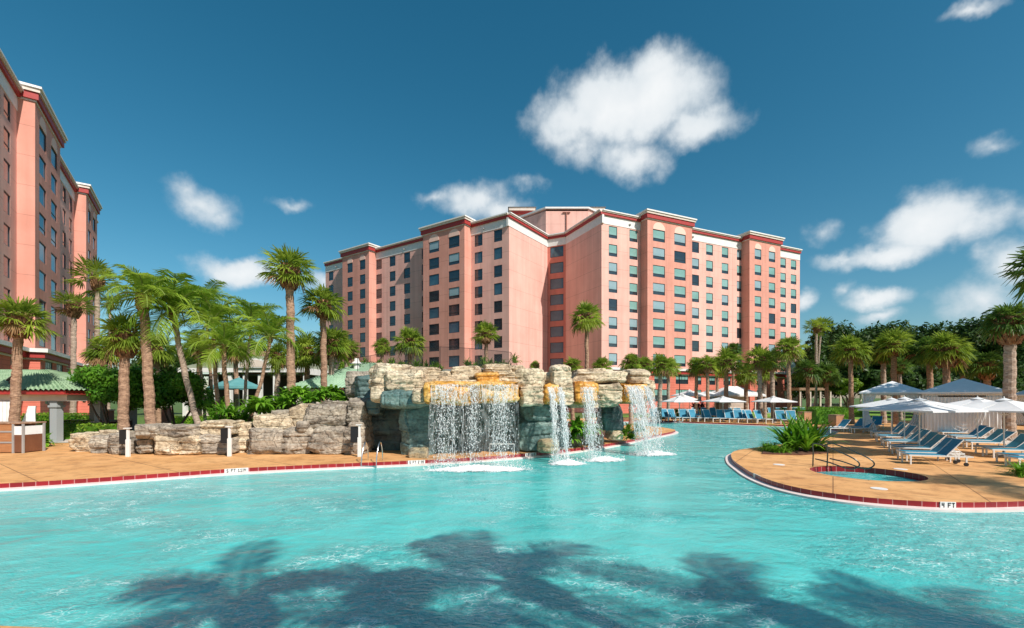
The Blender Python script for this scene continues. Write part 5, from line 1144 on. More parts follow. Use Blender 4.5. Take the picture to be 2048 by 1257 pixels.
# ------------------------------------------------------------------ furniture
ORD = ['first', 'second', 'third', 'fourth', 'fifth', 'sixth', 'seventh', 'eighth', 'ninth', 'tenth', 'eleventh', 'twelfth', 'thirteenth', 'fourteenth', 'fifteenth', 'sixteenth', 'seventeenth', 'eighteenth', 'nineteenth', 'twentieth']
def make_lounger(back=48, wheels=False):
    e = empty('sun_lounger', (0, 0, 0)); W2 = .33; H = .38; hx = 1.18
    f = MB()
    for s in (-1, 1): f.bx(0, 1.98, s * W2 - .022, s * W2 + .022, H - .05, H)
    for x in (0, .6, 1.2, 1.94): f.bx(x, x + .045, -W2 + .022, W2 - .022, H - .05, H - .006)
    f.build('frame', MT['alu'], e)
    for (x, s) in ((.03, -1), (.03, 1), (1.75, -1), (1.75, 1)):
        l = MB(); l.bx(x, x + .05, s * W2 - .024, s * W2 + .024, 0 if not (wheels and x > 1) else .08, H - .05); o = l.build('leg', MT['alu'], e)
        if wheels and x > 1: wv = MB(); wv.tube([(x + .02, s * W2 - .03, .07), (x + .02, s * W2 + .03, .07)], .07, 12); wv.build('wheel', MT['black'], o)
    s_ = MB(); s_.bx(.03, hx, -W2 + .02, W2 - .02, H - .002, H + .012); s_.build('seat', MT['sling'], e)
    b_ = MB(); a = R(back); L_ = .8; n = 6
    vs = []
    for k in range(n + 1):
        u = k / n * L_; sag = -.02 * math.sin(math.pi * k / n)
        for y in (-W2 + .02, W2 - .02):
            for o in (0, .012): vs.append((hx + u * math.cos(a) - (sag + o) * math.sin(a), y, H + u * math.sin(a) + (sag + o) * math.cos(a)))
    fs = []
    for k in range(n):
        i = 4 * k; fs += [(i, i + 2, i + 6, i + 4), (i + 1, i + 5, i + 7, i + 3), (i, i + 4, i + 5, i + 1), (i + 2, i + 3, i + 7, i + 6)]
    b_.add(vs, fs); bk = b_.build('backrest', MT['sling'], e)
    r = MB()
    for s in (-1, 1): r.tube([(hx, s * W2, H), (hx + L_ * math.cos(a), s * W2, H + L_ * math.sin(a))], .02, 6)
    r.tube([(hx + L_ * math.cos(a), -W2, H + L_ * math.sin(a)), (hx + L_ * math.cos(a), W2, H + L_ * math.sin(a))], .02, 6)
    r.tube([(hx + .45 * math.cos(a), -.25, H + .45 * math.sin(a)), (hx + .62, -.25, H - .03)], .012, 5); r.tube([(hx + .45 * math.cos(a), .25, H + .45 * math.sin(a)), (hx + .62, .25, H - .03)], .012, 5)
    r.build('back_frame', MT['alu'], bk)
    return e
PROTO = {}
def lounger(x, y, ang, label, group, back=48, wheels=False, z=0):
    k = (back, wheels)
    if k not in PROTO: PROTO[k] = o = make_lounger(back, wheels)
    else: o = copy_tree(PROTO[k])
    o.location = (x, y, z); o.rotation_euler = (0, 0, ang); tag(o, label, 'sun lounger', group); return o
rl = random.Random(8)
# row beside the hot tub: feet towards the pool
F0, F1 = Vector((15.5, 18.1)), Vector((24.4, 31.2)); hd = math.atan2(-.29, .96)
ts = [0, .07, .2, .27, .42, .49, .64, .71, .86, .93]
for i, t_ in enumerate(ts):
    p = F0.lerp(F1, t_)
    lounger(p.x, p.y, hd + rl.uniform(-.03, .03), 'blue lounger, %s from the near end of the row closest to the hot tub' % ORD[i], 'loungers in the row closest to the hot tub', 46 if i % 3 else 50, i < 2)
F0, F1 = Vector((18.6, 17.1)), Vector((28.3, 30.6))
for i, t_ in enumerate([0, .075, .21, .285, .45, .525, .68, .755, .93]):
    p = F0.lerp(F1, t_)
    lounger(p.x, p.y, hd + .02 + rl.uniform(-.03, .03), 'blue lounger, %s from the near end of the right hand row before the cabanas' % ORD[i], 'loungers in the right hand row in front of the cabanas', 46 if i % 2 else 42, i < 2)
lounger(XP(1862, 33), 33, R(20), 'single blue lounger with high back standing behind the hot tub row before the cabana curtain', 'single loungers', 55)
# far row along the far side of the pool, feet to the water
far = [(1311, 51.5), (1327, 51), (1341, 50.3), (1356, 50), (1371, 49.6), (1386, 49.3), (1400, 49), (1415, 48.6), (1430, 48.2), (1446, 48), (1464, 47.4), (1482, 47), (1500, 46.6), (1517, 46.2), (1535, 45.8), (1567, 45), (1589, 44.5)]
for i, (px, Y) in enumerate(far):
    o = lounger(XP(px, Y) , Y - .4, R(90) + rl.uniform(-.06, .06) - .12 + (.45 if i in (2, 3, 6, 8, 13, 14) else 0), 'blue lounger, %s from the left in the row on the far pool side' % ORD[i], 'loungers in the row on the far side of the pool', 62); o.scale = (1.0, 1.3, 1.18)
for i, (px, Y) in enumerate([(1424, 53.5), (1440, 53), (1405, 52.5), (1474, 51.5), (1492, 51.5), (1330, 54)]):
    o = lounger(XP(px, Y), Y, R(100), 'partly hidden blue lounger, %s from the left behind the far row' % ['third', 'fourth', 'second', 'fifth', 'sixth', 'first'][i], 'loungers standing behind the far row', 62); o.scale = (1.0, 1.3, 1.25)
for i, (px, Y) in enumerate([(1535, 58), (1550, 58), (1566, 58.5), (1583, 59), (1600, 59), (1617, 59.5)]):
    lounger(XP(px, Y), Y, R(80), 'pale blue lounger, %s from the left in the short row behind the dark hedge' % ORD[i], 'loungers in the short row behind the dark hedge', 50, z=.25)
for i, (px, Y, a, lb) in enumerate([(1652, 33.5, 8, 'blue lounger with a white towel spread on it left of the first cabana'), (1690, 35.5, 10, 'blue lounger between the towel covered one and the cabana post'), (1700, 33.6, 6, 'blue lounger with raised back right next to the cabana post'), (1745, 37, 40, 'blue lounger with high back standing inside the first cabana')]):
    o = lounger(XP(px, Y), Y, R(a), lb, 'loungers around the first cabana', 46 if i < 3 else 55)
    if i == 0:
        rr = random.Random(2); mb = MB(); nx, ny = 14, 8; vs = [(.45 + .9 * a_ / nx, -.36 + .72 * b_ / ny + rr.gauss(0, .01), .405 + abs(rr.gauss(0, .035))) for b_ in range(ny + 1) for a_ in range(nx + 1)]
        mb.add(vs, [(b_ * (nx + 1) + a_, b_ * (nx + 1) + a_ + 1, (b_ + 1) * (nx + 1) + a_ + 1, (b_ + 1) * (nx + 1) + a_) for b_ in range(ny) for a_ in range(nx)])
        tw = mb.build('towel', MT['white'], None, (XP(px, Y), Y, 0), R(a), True); tag(tw, 'crumpled white towel lying on the lounger left of the first cabana', 'towel')
# small white side tables
def side_table(x, y, label, rz=0):
    e = empty('side_table', (x, y, 0), rz, label, 'table', 'small white side tables')
    t_ = MB(); t_.bx(-.25, .25, -.25, .25, .4, .44); t_.build('table_top', MT['alu'], e, bevel=.005)
    for a in (-1, 1):
        for b_ in (-1, 1): l = MB(); l.bx(a * .22 - .02, a * .22 + .02, b_ * .22 - .02, b_ * .22 + .02, 0, .4); l.build('leg', MT['alu'], e)
side_table(XP(1737, 36), 36, 'white side table at the foot of the first cabana post'); side_table(XP(1748, 35), 35, 'white side table with bars just inside the first cabana')
side_table(17.7, 18.6, 'white side table at the head of the nearest lounger by the hot tub', .2); side_table(XP(1880, 32), 32, 'white side table before the second cabana curtain')
# umbrellas
def make_umbrella():
    e = empty('parasol', (0, 0, 0)); H = 2.1
    c = MB(); nseg = 4; hw = 1.5; n = 8
    # square canopy, each quarter slightly sagging between its ribs
    ring_prev = None; vs = [(0, 0, H + .5)]; fs = []
    for k in range(1, n + 1):
        f = k / n
        for s in range(4):
            for q in range(6):
                u = -1 + 2 * q / 6; pt = [(u, -1), (1, u), (-u, 1), (-1, -u)][s]; mid = 1 - abs(u)
                vs.append((pt[0] * hw * f, pt[1] * hw * f, H + .5 * (1 - f) ** 1.05 - .0 * f - .06 * mid * math.sin(math.pi * f) * 1 - .0))
    for q in range(24): fs.append((0, 1 + q, 1 + (q + 1) % 24))
    for k in range(n - 1):
        for q in range(24): a = 1 + k * 24; fs.append((a + q, a + 24 + q, a + 24 + (q + 1) % 24, a + (q + 1) % 24))
    a = 1 + (n - 1) * 24; m_ = len(vs)
    for q in range(24): v = vs[a + q]; vs.append((v[0] * 1.005, v[1] * 1.005, v[2] - .07))
    for q in range(24): fs.append((a + q, m_ + q, m_ + (q + 1) % 24, a + (q + 1) % 24))
    c.add(vs, fs); cn = c.build('canopy', MT['canvas'], e)
    v = MB(); v.cyl((0, 0, H + .44), .28, .1, 12, 0, .04); v.build('vent_cap', MT['canvas'], cn)
    p = MB(); p.tube([(0, 0, 0), (0, 0, H + .55)], .026, 10); p.build('pole', MT['alu'], e)
    b_ = MB(); b_.cyl((0, 0, 0), .28, .05, 20, 0, .26); b_.cyl((0, 0, .05), .05, .3, 12); b_.build('base', MT['roofgrey'], e)
    fi = MB(); fi.cyl((0, 0, H + .55), .03, .08, 8, 0, .008); fi.build('finial', MT['alu'], e)
    for k in range(8):
        r = MB(); an = k * math.pi / 4; l = hw * (1.38 if k % 2 else .98); d = Vector((math.cos(an), math.sin(an), 0))
        r.tube([Vector((0, 0, H + .4)) + d * .03, d * l + Vector((0, 0, H - .0))], .012, 4); r.tube([Vector((0, 0, H - .25)), d * l * .5 + Vector((0, 0, H + .2))], .009, 4); r.build('rib', MT['alu'], e)
    return e
UMB = [None]
def umbrella(x, y, rz, H, label, group, s=1.0):
    o = UMB[0] = make_umbrella() if UMB[0] is None else UMB[0]
    if 'label' in o: o = copy_tree(UMB[0])
    o.location = (x, y, 0); o.rotation_euler = (0, 0, rz); o.scale = (s, s, H); tag(o, label, 'umbrella', group)
GU = 'white parasols over the right hand loungers'
umbrella(XP(1839, 20.6), 20.6, R(14), .97, 'nearest white parasol over the lounger row by the hot tub', GU, 1.05)
umbrella(XP(1809, 24.5), 24.5, R(14), .99, 'second white parasol along the hot tub row', GU)
umbrella(XP(1783, 28.5), 28.5, R(14), .97, 'farthest white parasol along the hot tub row', GU)
umbrella(XP(2008, 20.2), 20.2, R(14), .97, 'white parasol over the right hand row near the right edge', GU, 1.05)
umbrella(XP(1955, 24.4), 24.4, R(14), .985, 'greyish white parasol behind the one at the right edge, before the cabana', GU)
GV = 'white parasols on the far deck'
umbrella(XP(1359, 48), 48, R(10), 1.03, 'leftmost low white parasol over the far loungers', GV, .93)
umbrella(XP(1446, 49), 49, R(12), 1.03, 'middle white parasol over the far loungers in front of the grey pavilion', GV, 1.05)
umbrella(XP(1547, 47.5), 47.5, R(8), 1.03, 'white parasol over the last far loungers before the hedge', GV, 1.0)
umbrella(XP(1379, 58), 58, R(10), 1.35, 'higher white parasol behind the leftmost low one on the far deck', GV, 1.1)
umbrella(XP(1413, 60), 60, R(30), 1.32, 'higher white parasol between two thin palm trunks left of the grey pavilion', GV, 1.1)
umbrella(XP(1366, 53), 53, R(40), 1.13, 'small grey shaded parasol tucked between the low and the higher white ones', GV, .8)
# teal umbrella at the restaurant
def big_umbrella(px, Y, r, zt, label):
    e = empty('parasol', (XP(px, Y), Y, 0), 0, label, 'umbrella'); c = MB(); n = 8
    top = (0, 0, zt); vs = [top] + [(r * math.cos(6.2832 * k / n), r * math.sin(6.2832 * k / n), zt - .75) for k in range(n)] + [(r * 1.01 * math.cos(6.2832 * k / n), r * 1.01 * math.sin(6.2832 * k / n), zt - .95) for k in range(n)]
    c.add(vs, [(0, 1 + k, 1 + (k + 1) % n) for k in range(n)] + [(1 + k, 1 + n + k, 1 + n + (k + 1) % n, 1 + (k + 1) % n) for k in range(n)]); c.build('canopy', mat('teal_canvas', (.08, .26, .27), .8, (.12, .32, .32), 2), e)
    p = MB(); p.tube([(0, 0, 0), (0, 0, zt + .1)], .03, 8); p.build('pole', MT['alu'], e)
big_umbrella(478, 38, 1.75, ZP(753, 36), 'teal parasol half hidden by palm trunks in front of the restaurant')
big_umbrella(452, 44, 1.6, ZP(760, 44), 'smaller teal parasol behind the bigger teal one')
# cabanas
def cabana(px0, px1, Y, dep, pytop, pyeave, pxapex, label, sides=True):
    x0 = XP(px0, Y); th_ = math.atan(((px0 + px1) / 2 - 1024) / FPX); w_ = (px1 - px0) * Y * math.cos(th_) / FPX; ze = ZP(pyeave, Y); zt = ZP(pytop, Y + 1)
    e = empty('cabana', (x0, Y, 0), -th_, label, 'cabana', 'canvas cabanas'); hx = w_ / 2
    r = MB(); o = .25; b_ = [(-o, -o, ze), (w_ + o, -o, ze), (w_ + o, dep + o, ze), (-o, dep + o, ze)]
    r.add(b_ + [(hx, dep / 2, zt)], [(0, 1, 4), (1, 2, 4), (2, 3, 4), (3, 0, 4)]); r.add([(x, y, z - .0) for x, y, z in b_] + [(x, y, z - .1) for x, y, z in b_], [(0, 1, 5, 4), (1, 2, 6, 5), (2, 3, 7, 6), (3, 0, 4, 7)]); r.build('roof', MT['greycanvas'], e)
    fb_ = MB()
    for (a, c) in (((0, 0), (w_, 0)), ((0, dep), (w_, dep)), ((0, 0), (0, dep)), ((w_, 0), (w_, dep))):
        d = Vector((c[0] - a[0], c[1] - a[1], 0)); fb_.box(((a[0] + c[0]) / 2, (a[1] + c[1]) / 2, ze - .16), (d.length + .08, .08, .1), math.atan2(d.y, d.x))
    fb_.build('beam', MT['alu'], e)
    for (a, c) in ((0, 0), (w_, 0), (0, dep), (w_, dep), (hx, dep)):
        p = MB(); p.bx(a - .05, a + .05, c - .05, c + .05, 0, ze - .11); p.build('post', MT['alu'], e)
    def drape(name, a, c, z0, z1, waves=9, amp=.05, gather=None):
        mb = MB(); n = waves * 8; nz_ = 10; a, c = Vector((*a, 0)), Vector((*c, 0)); d = c - a; nn = Vector((-d.y, d.x, 0)).normalized(); vs = []
        for j in range(nz_ + 1):
            f = j / nz_; z = z1 + (z0 - z1) * f; k_ = 1
            if gather: k_ = 1 - gather * math.sin(math.pi * min(1, f / .9)) ** 1.5
            for i in range(n + 1): vs.append(a + d * (i / n) * k_ + nn * amp * math.sin(i / n * waves * 6.283 + .6 * math.sin(f * 3)) * (.5 + .5 * f) + Vector((0, 0, z)))
        mb.add(vs, [(j * (n + 1) + i, j * (n + 1) + i + 1, (j + 1) * (n + 1) + i + 1, (j + 1) * (n + 1) + i) for j in range(nz_) for i in range(n)]); mb.build(name, MT['greycanvas'], e, smooth=True)
    drape('curtain', (.02, .06), (.75, .06), .1, ze - .2, 5, .05, .6); drape('curtain', (.06, .1), (.06, dep * .4), .1, ze - .2, 6, .05)
    drape('curtain', (w_ - .06, .1), (w_ - .06, dep - .1), .06, ze - .2, 10, .05)
    if sides: drape('curtain', (.1, dep - .06), (w_ - .1, dep - .06), .05, ze - .2, 14, .04)
    drape('curtain', (w_ - .05, .05), (w_ - .9, .05), .08, ze - .2, 5, .05, .5)
    return e, w_
cabana(1727, 1842, 33.8, 4, 763, 785, 1787, 'first grey canvas cabana with open front and tied curtains, left of the two peaks', False)
e2, cw_ = cabana(1846, 2006, 30.5, 4, 758, 785, 1918, 'second grey canvas cabana with closed front wall, right of the two peaks')
cabana(2030, 2120, 42, 4, 772, 790, 2060, 'third grey cabana peeping in behind the big trunk at the right edge')
mb = MB(); wdt = cw_
n = 150; vs = []
for j in range(9):
    for i in range(n + 1): vs.append((.08 + (wdt - .2) * i / n, -.02 + .03 * math.sin(i * .9) + .015 * math.sin(i * .37 + j), .05 + (ZP(787, 30.5) - .3) * j / 8))
mb.add(vs, [(j * (n + 1) + i, j * (n + 1) + i + 1, (j + 1) * (n + 1) + i + 1, (j + 1) * (n + 1) + i) for j in range(8) for i in range(n)]); mb.build('front_curtain', MT['greycanvas'], e2, smooth=True)
# swag emblem on the front curtain: nested hanging arcs
sw_ = MB()
for k in range(5):
    pts = []
    for q in range(15): a = math.pi + math.pi * q / 14; pts.append((wdt * .52 + (.9 - k * .15) * math.cos(a), -.075, 1.75 + (1.35 - k * .22) * math.sin(a)))
    sw_.tube(pts, .016, 4)
sw_.build('stitched_swags', MT['canvas'], e2)
# grey pavilion with hipped roof on the far deck
Y = 58; x0, x1 = XP(1455, Y), XP(1512, Y); e = empty('pavilion', (x0, Y, 0), 0, 'grey canopied bar pavilion with closed pale wall under the palms of the far deck', 'pavilion')
w_ = x1 - x0; ze = ZP(790, Y); zt = ZP(773, Y + 2); r = MB(); b_ = [(-1.2, -.5, ze), (w_ + 1.0, -.5, ze), (w_ + 1, 5, ze), (-1.2, 5, ze)]
r.add(b_ + [(w_ * .25, 2, zt), (w_ * .62, 2, zt)], [(0, 1, 5, 4), (1, 2, 5), (2, 3, 4, 5), (3, 0, 4)]); r.add(b_ + [(x, y, z - .22) for x, y, z in b_], [(0, 1, 5, 4), (1, 2, 6, 5), (2, 3, 7, 6), (3, 0, 4, 7)]); r.build('roof', MT['greycanvas'], e)
r = MB(); r.bx(0, w_ - .8, .2, 3.8, 0, ze - .2); r.build('wall', mat('beige_wall', (.55, .48, .42), .8, (.6, .53, .47), 2), e)
r = MB(); r.bx(.1, w_ - 1.0, .16, .19, 1.2, ze - .5)
for k in range(8): r.bx(.1, w_ - 1.0, .13, .15, 1.25 + k * .16, 1.27 + k * .16)
r.build('shutter', MT['cream'], e)
for x in (w_ - .1, w_ + .7): r = MB(); r.bx(x, x + .1, .0, .1, 0, ze); r.build('post', MT['alu'], e)
# waste bins
def bin_(px, Y, w_, h_, label, m):
    e = empty('waste_bin', (XP(px, Y), Y, 0), .2, label, 'waste bin', 'square brown bins'); b_ = MB(); b_.bx(-w_ / 2, w_ / 2, -w_ / 2, w_ / 2, .05, h_); b_.build('body', m, e, bevel=.01)
    b_ = MB(); b_.bx(-w_ / 2 - .03, w_ / 2 + .03, -w_ / 2 - .03, w_ / 2 + .03, h_ + .003, h_ + .08); b_.build('lid', MT['trunk'], e, bevel=.01); b_ = MB(); b_.bx(-w_ / 2 + .05, w_ / 2 - .05, -w_ / 2 + .05, w_ / 2 - .05, 0, .05); b_.build('plinth', MT['black'], e)
tan = mat('tan_panel', (.42, .2, .1), .6, (.5, .25, .13), 2)
bin_(1609, 43.5, .8, 1.15, 'square brown bin left of the dark clipped hedge block', tan); bin_(1342, 55, .7, 1.1, 'brown bin behind the leftmost far loungers', tan); bin_(1672, 40, .8, 1.0, 'brown bin between the hedge block and the first cabana', tan)
# wooden towel stand at the left edge
e = empty('towel_stand', (-24.3, 21.4, 0), 0, 'wood panelled towel stand with grey metal edges at the left edge of the deck', 'towel stand')
mb = MB(); mb.bx(-1.6, 1.14, -.1, .9, .04, 1.36); mb.build('cabinet', MT['wood'], e)
mb = MB(); mb.bx(-1.65, 1.62, -.14, .95, 1.36, 1.42); mb.build('counter_top', MT['trunk'], e, bevel=.01)
mb = MB()
for z in (.5, 1.0): mb.bx(-1.6, 1.14, -.125, -.103, z - .035, z + .035)
for x in (1.1, 1.56): mb.bx(x, x + .07, -.14, -.07, 0, 1.36)
mb.bx(1.56, 1.63, .8, .88, 0, 1.36); mb.build('metal_trim', MT['roofgrey'], e)
mb = MB(); mb.bx(1.17, 1.56, -.09, .86, .04, .85); mb.build('side_panel', mat('brown_panel', (.16, .06, .03), .5, (.2, .08, .04), 2), e)
mb = MB(); mb.bx(1.17, 1.56, -.09, .86, .85, 1.25); mb.build('towel_shelf', MT['greycanvas'], e)
# kiosk with green tiled roof on the left
tile = mat('green_roof_tile', (.19, .3, .17), .6, (.28, .4, .24), 1.5); 
def tiledroof(mb, a, b_, c, d, m=0, rows=12, waves=40):
    """barrel tiled slope: a-b eave, d-c ridge"""
    a, b_, c, d = [Vector(q) for q in (a, b_, c, d)]; n = (b_ - a).cross(d - a).normalized()
    if n.z < 0: n = -n
    nu = waves * 4; vs = []
    for j in range(rows):
        for e_ in (0, 1):
            f = (j + e_) / rows
            for i in range(nu + 1):
                u = i / nu; p = a.lerp(b_, u).lerp(d.lerp(c, u), f); vs.append(p + n * (.055 * math.sin(i * math.pi / 2) + .05 * (1 - e_)))
    fs = []
    for j in range(rows):
        for i in range(nu): k = 2 * j * (nu + 1) + i; fs.append((k, k + 1, k + nu + 2, k + nu + 1))
        if j: 
            for i in range(nu): k = (2 * j - 1) * (nu + 1) + i; fs.append((k, k + 1, k + nu + 2, k + nu + 1))
    mb.add(vs, fs, m)
YK = 26; ze = ZP(781, YK); xr = XP(131, YK); xl = xr - 14
e = empty('kiosk', (xr, YK, 0), 0, 'open kiosk with green barrel tiled roof and grey columns at the left edge', 'kiosk')
mb = MB(); zr = ze + 1.35; tiledroof(mb, (-14, 0, ze), (0, 0, ze), (-4.6, 3.5, zr), (-10, 3.5, zr), 0, 12, 48); tiledroof(mb, (0, 0, ze), (0, 7, ze), (-4.6, 3.5, zr), (-4.6, 3.5, zr), 0, 12, 24); tiledroof(mb, (0, 7, ze), (-14, 7, ze), (-10, 3.5, zr), (-4.6, 3.5, zr), 0, 12, 48); mb.build('roof', tile, e, smooth=True)
mb = MB(); mb.bx(-13.9, -.15, .1, .22, ze - .24, ze - .02); mb.bx(-.27, -.15, .22, 6.8, ze - .24, ze - .02); mb.build('fascia', MT['red'], e)
mb = MB(); mb.bx(-13.8, -.4, .5, .9, ze - .62, ze - .26); mb.bx(-.9, -.4, .9, 6.3, ze - .62, ze - .26); mb.bx(-13.8, -.4, .22, 6.5, ze - .25, ze - .2); mb.build('beam', MT['cream'], e)
for (x, y) in ((-1.2, .7), (-1.2, 3.5), (-1.2, 6.0), (-3.8, .7), (-6.6, .7), (-3.8, 6), (-6.6, 6)):
    mb = MB(); mb.bx(x - .2, x + .2, y - .2, y + .2, 0, ze - .6); mb.bx(x - .26, x + .26, y - .26, y + .26, ze - .98, ze - .86); mb.build('column', mat('grey_column', (.34, .36, .36), .8) if 'grey_column' not in bpy.data.materials else bpy.data.materials['grey_column'], e)
mb = MB(); mb.bx(-5.0, -.9, 3.2, 5.6, 0, 1.0); mb.build('bar_counter', MT['black'], e)
mb = MB(); mb.bx(-5.2, -.8, 3.1, 5.7, 1.0, 1.06); mb.build('counter_top', MT['roofgrey'], e)
# white tied curtain panels hanging in the kiosk front
mb = MB(); vs = []
for j in range(9):
    f = j / 8; pin = 1 - .5 * math.sin(math.pi * min(1, f * 1.1)) ** 2
    for i in range(33): u = i / 32; vs.append((-5.1 + 1.6 * u, .35 + .05 * math.sin(u * 40), ze - .65 - 1.55 * f))
mb.add(vs, [(j * 33 + i, j * 33 + i + 1, (j + 1) * 33 + i + 1, (j + 1) * 33 + i) for j in range(8) for i in range(32)]); mb.build('white_board', MT['white'], e, smooth=True)
mb = MB(); vs = []
for j in range(9):
    f = j / 8; wd = .5 + .75 * f ** 1.5
    for i in range(25): u = i / 24; vs.append((-2.6 + wd * (u - .5) + .3 * (1 - f), .4 + .06 * math.sin(u * 30), ze - .9 - 1.5 * f))
mb.add(vs, [(j * 25 + i, j * 25 + i + 1, (j + 1) * 25 + i + 1, (j + 1) * 25 + i) for j in range(8) for i in range(24)]); mb.build('tied_curtain', MT['greycanvas'], e, smooth=True)
mb = MB(); p = Vector((-4.3, 1.0, ze + .3)); mb.tube([p, p + Vector((0, 0, .35))], .03, 6); mb.tube([p + Vector((-.12, 0, .3)), p + Vector((.4, -.1, .55))], [.06, .1], 8); mb.build('floodlight', MT['black'], e)
# green roofed hut behind the rocks
YH = 29; ze = ZP(777, YH); x0 = XP(575, YH); x1 = XP(775, YH); zr = ZP(727, YH + 4); w_ = x1 - x0
e = empty('pump_hut', (x0, YH, 0), 0, 'low hut with pale green tiled hip roof between the palms and the rock formation', 'hut')
mb = MB(); tiledroof(mb, (-.3, 0, ze), (w_, 0, ze), (w_ - 1.6, 4, zr), (3.4, 4, zr), 0, 16, 26); tiledroof(mb, (-.3, 8, ze), (-.3, 0, ze), (3.4, 4, zr), (3.4, 4, zr), 0, 12, 20); tiledroof(mb, (w_, 0, ze), (w_, 8, ze), (w_ - 1.6, 4, zr), (w_ - 1.6, 4, zr), 0, 12, 20); mb.build('roof', mat('pale_green_tile', (.26, .42, .28), .6, (.36, .52, .36), 1.2), e, smooth=True)
mb = MB(); mb.bx(.2, w_ - .4, .5, 7.5, 0, ze - .05); mb.build('wall', MT['cream'], e)
mb = MB(); vx = XP(713, YH + 3) - x0; mb.cyl((vx, 3.0, zr - .9), .2, .85, 14); mb.cyl((vx, 3.0, zr - .1), .36, .16, 14, 0, .2); mb.cyl((vx, 3, zr + .06), .2, .2, 14, 0, .14); mb.build('roof_vent', MT['white'], e)
# restaurant
YR = 54; x0, x1 = XP(372, YR), XP(612, YR); w_ = x1 - x0; ze = ZP(737, YR); zr = ZP(713, YR + 5)
e = empty('restaurant', (x0, YR, 0), 0, 'long open fronted restaurant with grey green roof and white fascia behind the palm clump', 'restaurant')
mb = MB(); b_ = [(-.6, -.6, ze), (w_ + .6, -.6, ze), (w_ + .6, 11, ze), (-.6, 11, ze), (2, 5, zr), (w_ - 2, 5, zr)]; mb.add(b_, [(0, 1, 5, 4), (1, 2, 5), (2, 3, 4, 5), (3, 0, 4)])
mb.build('roof', mat('grey_green_roof', (.2, .22, .15), .8, (.26, .28, .19), 3, bump=.5, bscale=12), e)
mb = MB(); mb.bx(-.6, w_ + .6, -.65, -.3, ze - .5, ze - .01); mb.bx(w_ + .25, w_ + .6, -.3, 11, ze - .75, ze - .01); mb.build('fascia', MT['white'], e)
cxg = XP(515, YR) - x0; mb = MB(); pts = [(cxg + 1.9 * math.cos(a), 0, ze + 1.1 * math.sin(a)) for a in [math.pi * q / 16 for q in range(17)]]; mb.add([(x, -.9, z) for x, y, z in pts] + [(x, 2.5, z) for x, y, z in pts], [tuple(range(17))[::-1]] + [(q, q + 1, 18 + q, 17 + q) for q in range(16)]); mb.build('arched_gable', MT['white'], e)
mb = MB(); pts = [(cxg + 1.6 * math.cos(a), 0, ze + .1 + .85 * math.sin(a)) for a in [math.pi * q / 16 for q in range(17)]]; mb.add([(x, -.93, z) for x, y, z in pts], [tuple(range(17))[::-1]]); mb.build('gable_panel', MT['cream'], e)
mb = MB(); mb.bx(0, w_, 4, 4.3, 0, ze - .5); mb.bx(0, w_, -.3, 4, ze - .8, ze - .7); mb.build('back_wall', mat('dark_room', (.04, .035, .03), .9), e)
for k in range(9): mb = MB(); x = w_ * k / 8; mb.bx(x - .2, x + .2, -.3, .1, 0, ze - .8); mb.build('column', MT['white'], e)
mb = MB(); mb.bx(0, w_, -.05, .0, 0, 1.0); mb.build('low_wall', MT['cream'], e)
# red pyramid roof tops seen above the shrubs on the left of the restaurant
Yx = 62; mb = MB(); mb.bx(XP(486, Yx), XP(512, Yx), Yx, Yx + 3, 0, ZP(700, Yx)); o = mb.build('roof_tower', MT['wall']); tag(o, 'small pink roof tower behind the restaurant roof', 'tower')
# covered walkway far right
Yw = 74; x0, x1 = XP(1600, Yw), XP(1725, Yw); e = empty('covered_walkway', (x0, Yw, 0), 0, 'long flat roofed walkway with slim posts in the shade behind the right palms', 'walkway'); w_ = x1 - x0
mb = MB(); mb.bx(-.2, w_, -.2, 3, ZP(778, Yw) - .25, ZP(776, Yw)); mb.build('roof', MT['trunk'], e)
for k in range(7): mb = MB(); x = w_ * k / 6.2; mb.bx(x, x + .2, 0, .2, 0, ZP(778, Yw) - .25); mb.build('post', MT['cream'], e)
for k, (px, c_) in enumerate(((1640, 'white'), (1666, 'cream'), (1690, 'white'))):
    e = empty('parked_car', (XP(px, 88), 88, 0), .1, ['white car glimpsed left below the far walkway', 'beige car glimpsed in the middle below the far walkway', 'white car glimpsed right below the far walkway'][k], 'car', 'cars beyond the walkway')
    prof = [(-2.1, .35), (2.1, .35), (2.1, .8), (1.3, .95), (.7, 1.42), (-.9, 1.45), (-1.6, 1.0), (-2.1, .9)]
    mb = MB(); n_ = len(prof); mb.add([(x, -.85, z) for x, z in prof] + [(x, .85, z) for x, z in prof], [tuple(range(n_)), tuple(range(2 * n_ - 1, n_ - 1, -1))] + [(q, n_ + q, n_ + (q + 1) % n_, (q + 1) % n_) for q in range(n_)]); mb.build('body', MT[c_], e, bevel=.06)
    mb = MB(); mb.add([(-1.3, -.86, 1.0), (1.05, -.86, 1.0), (.62, -.86, 1.36), (-.88, -.86, 1.38)], [(0, 1, 2, 3)]); mb.build('window', MT['glass'], e)
    for x in (-1.3, 1.3):
        for y in (-.85, .85): mb = MB(); mb.tube([(x, y - .1, .32), (x, y + .1, .32)], .32, 14); mb.build('wheel', MT['black'], e)
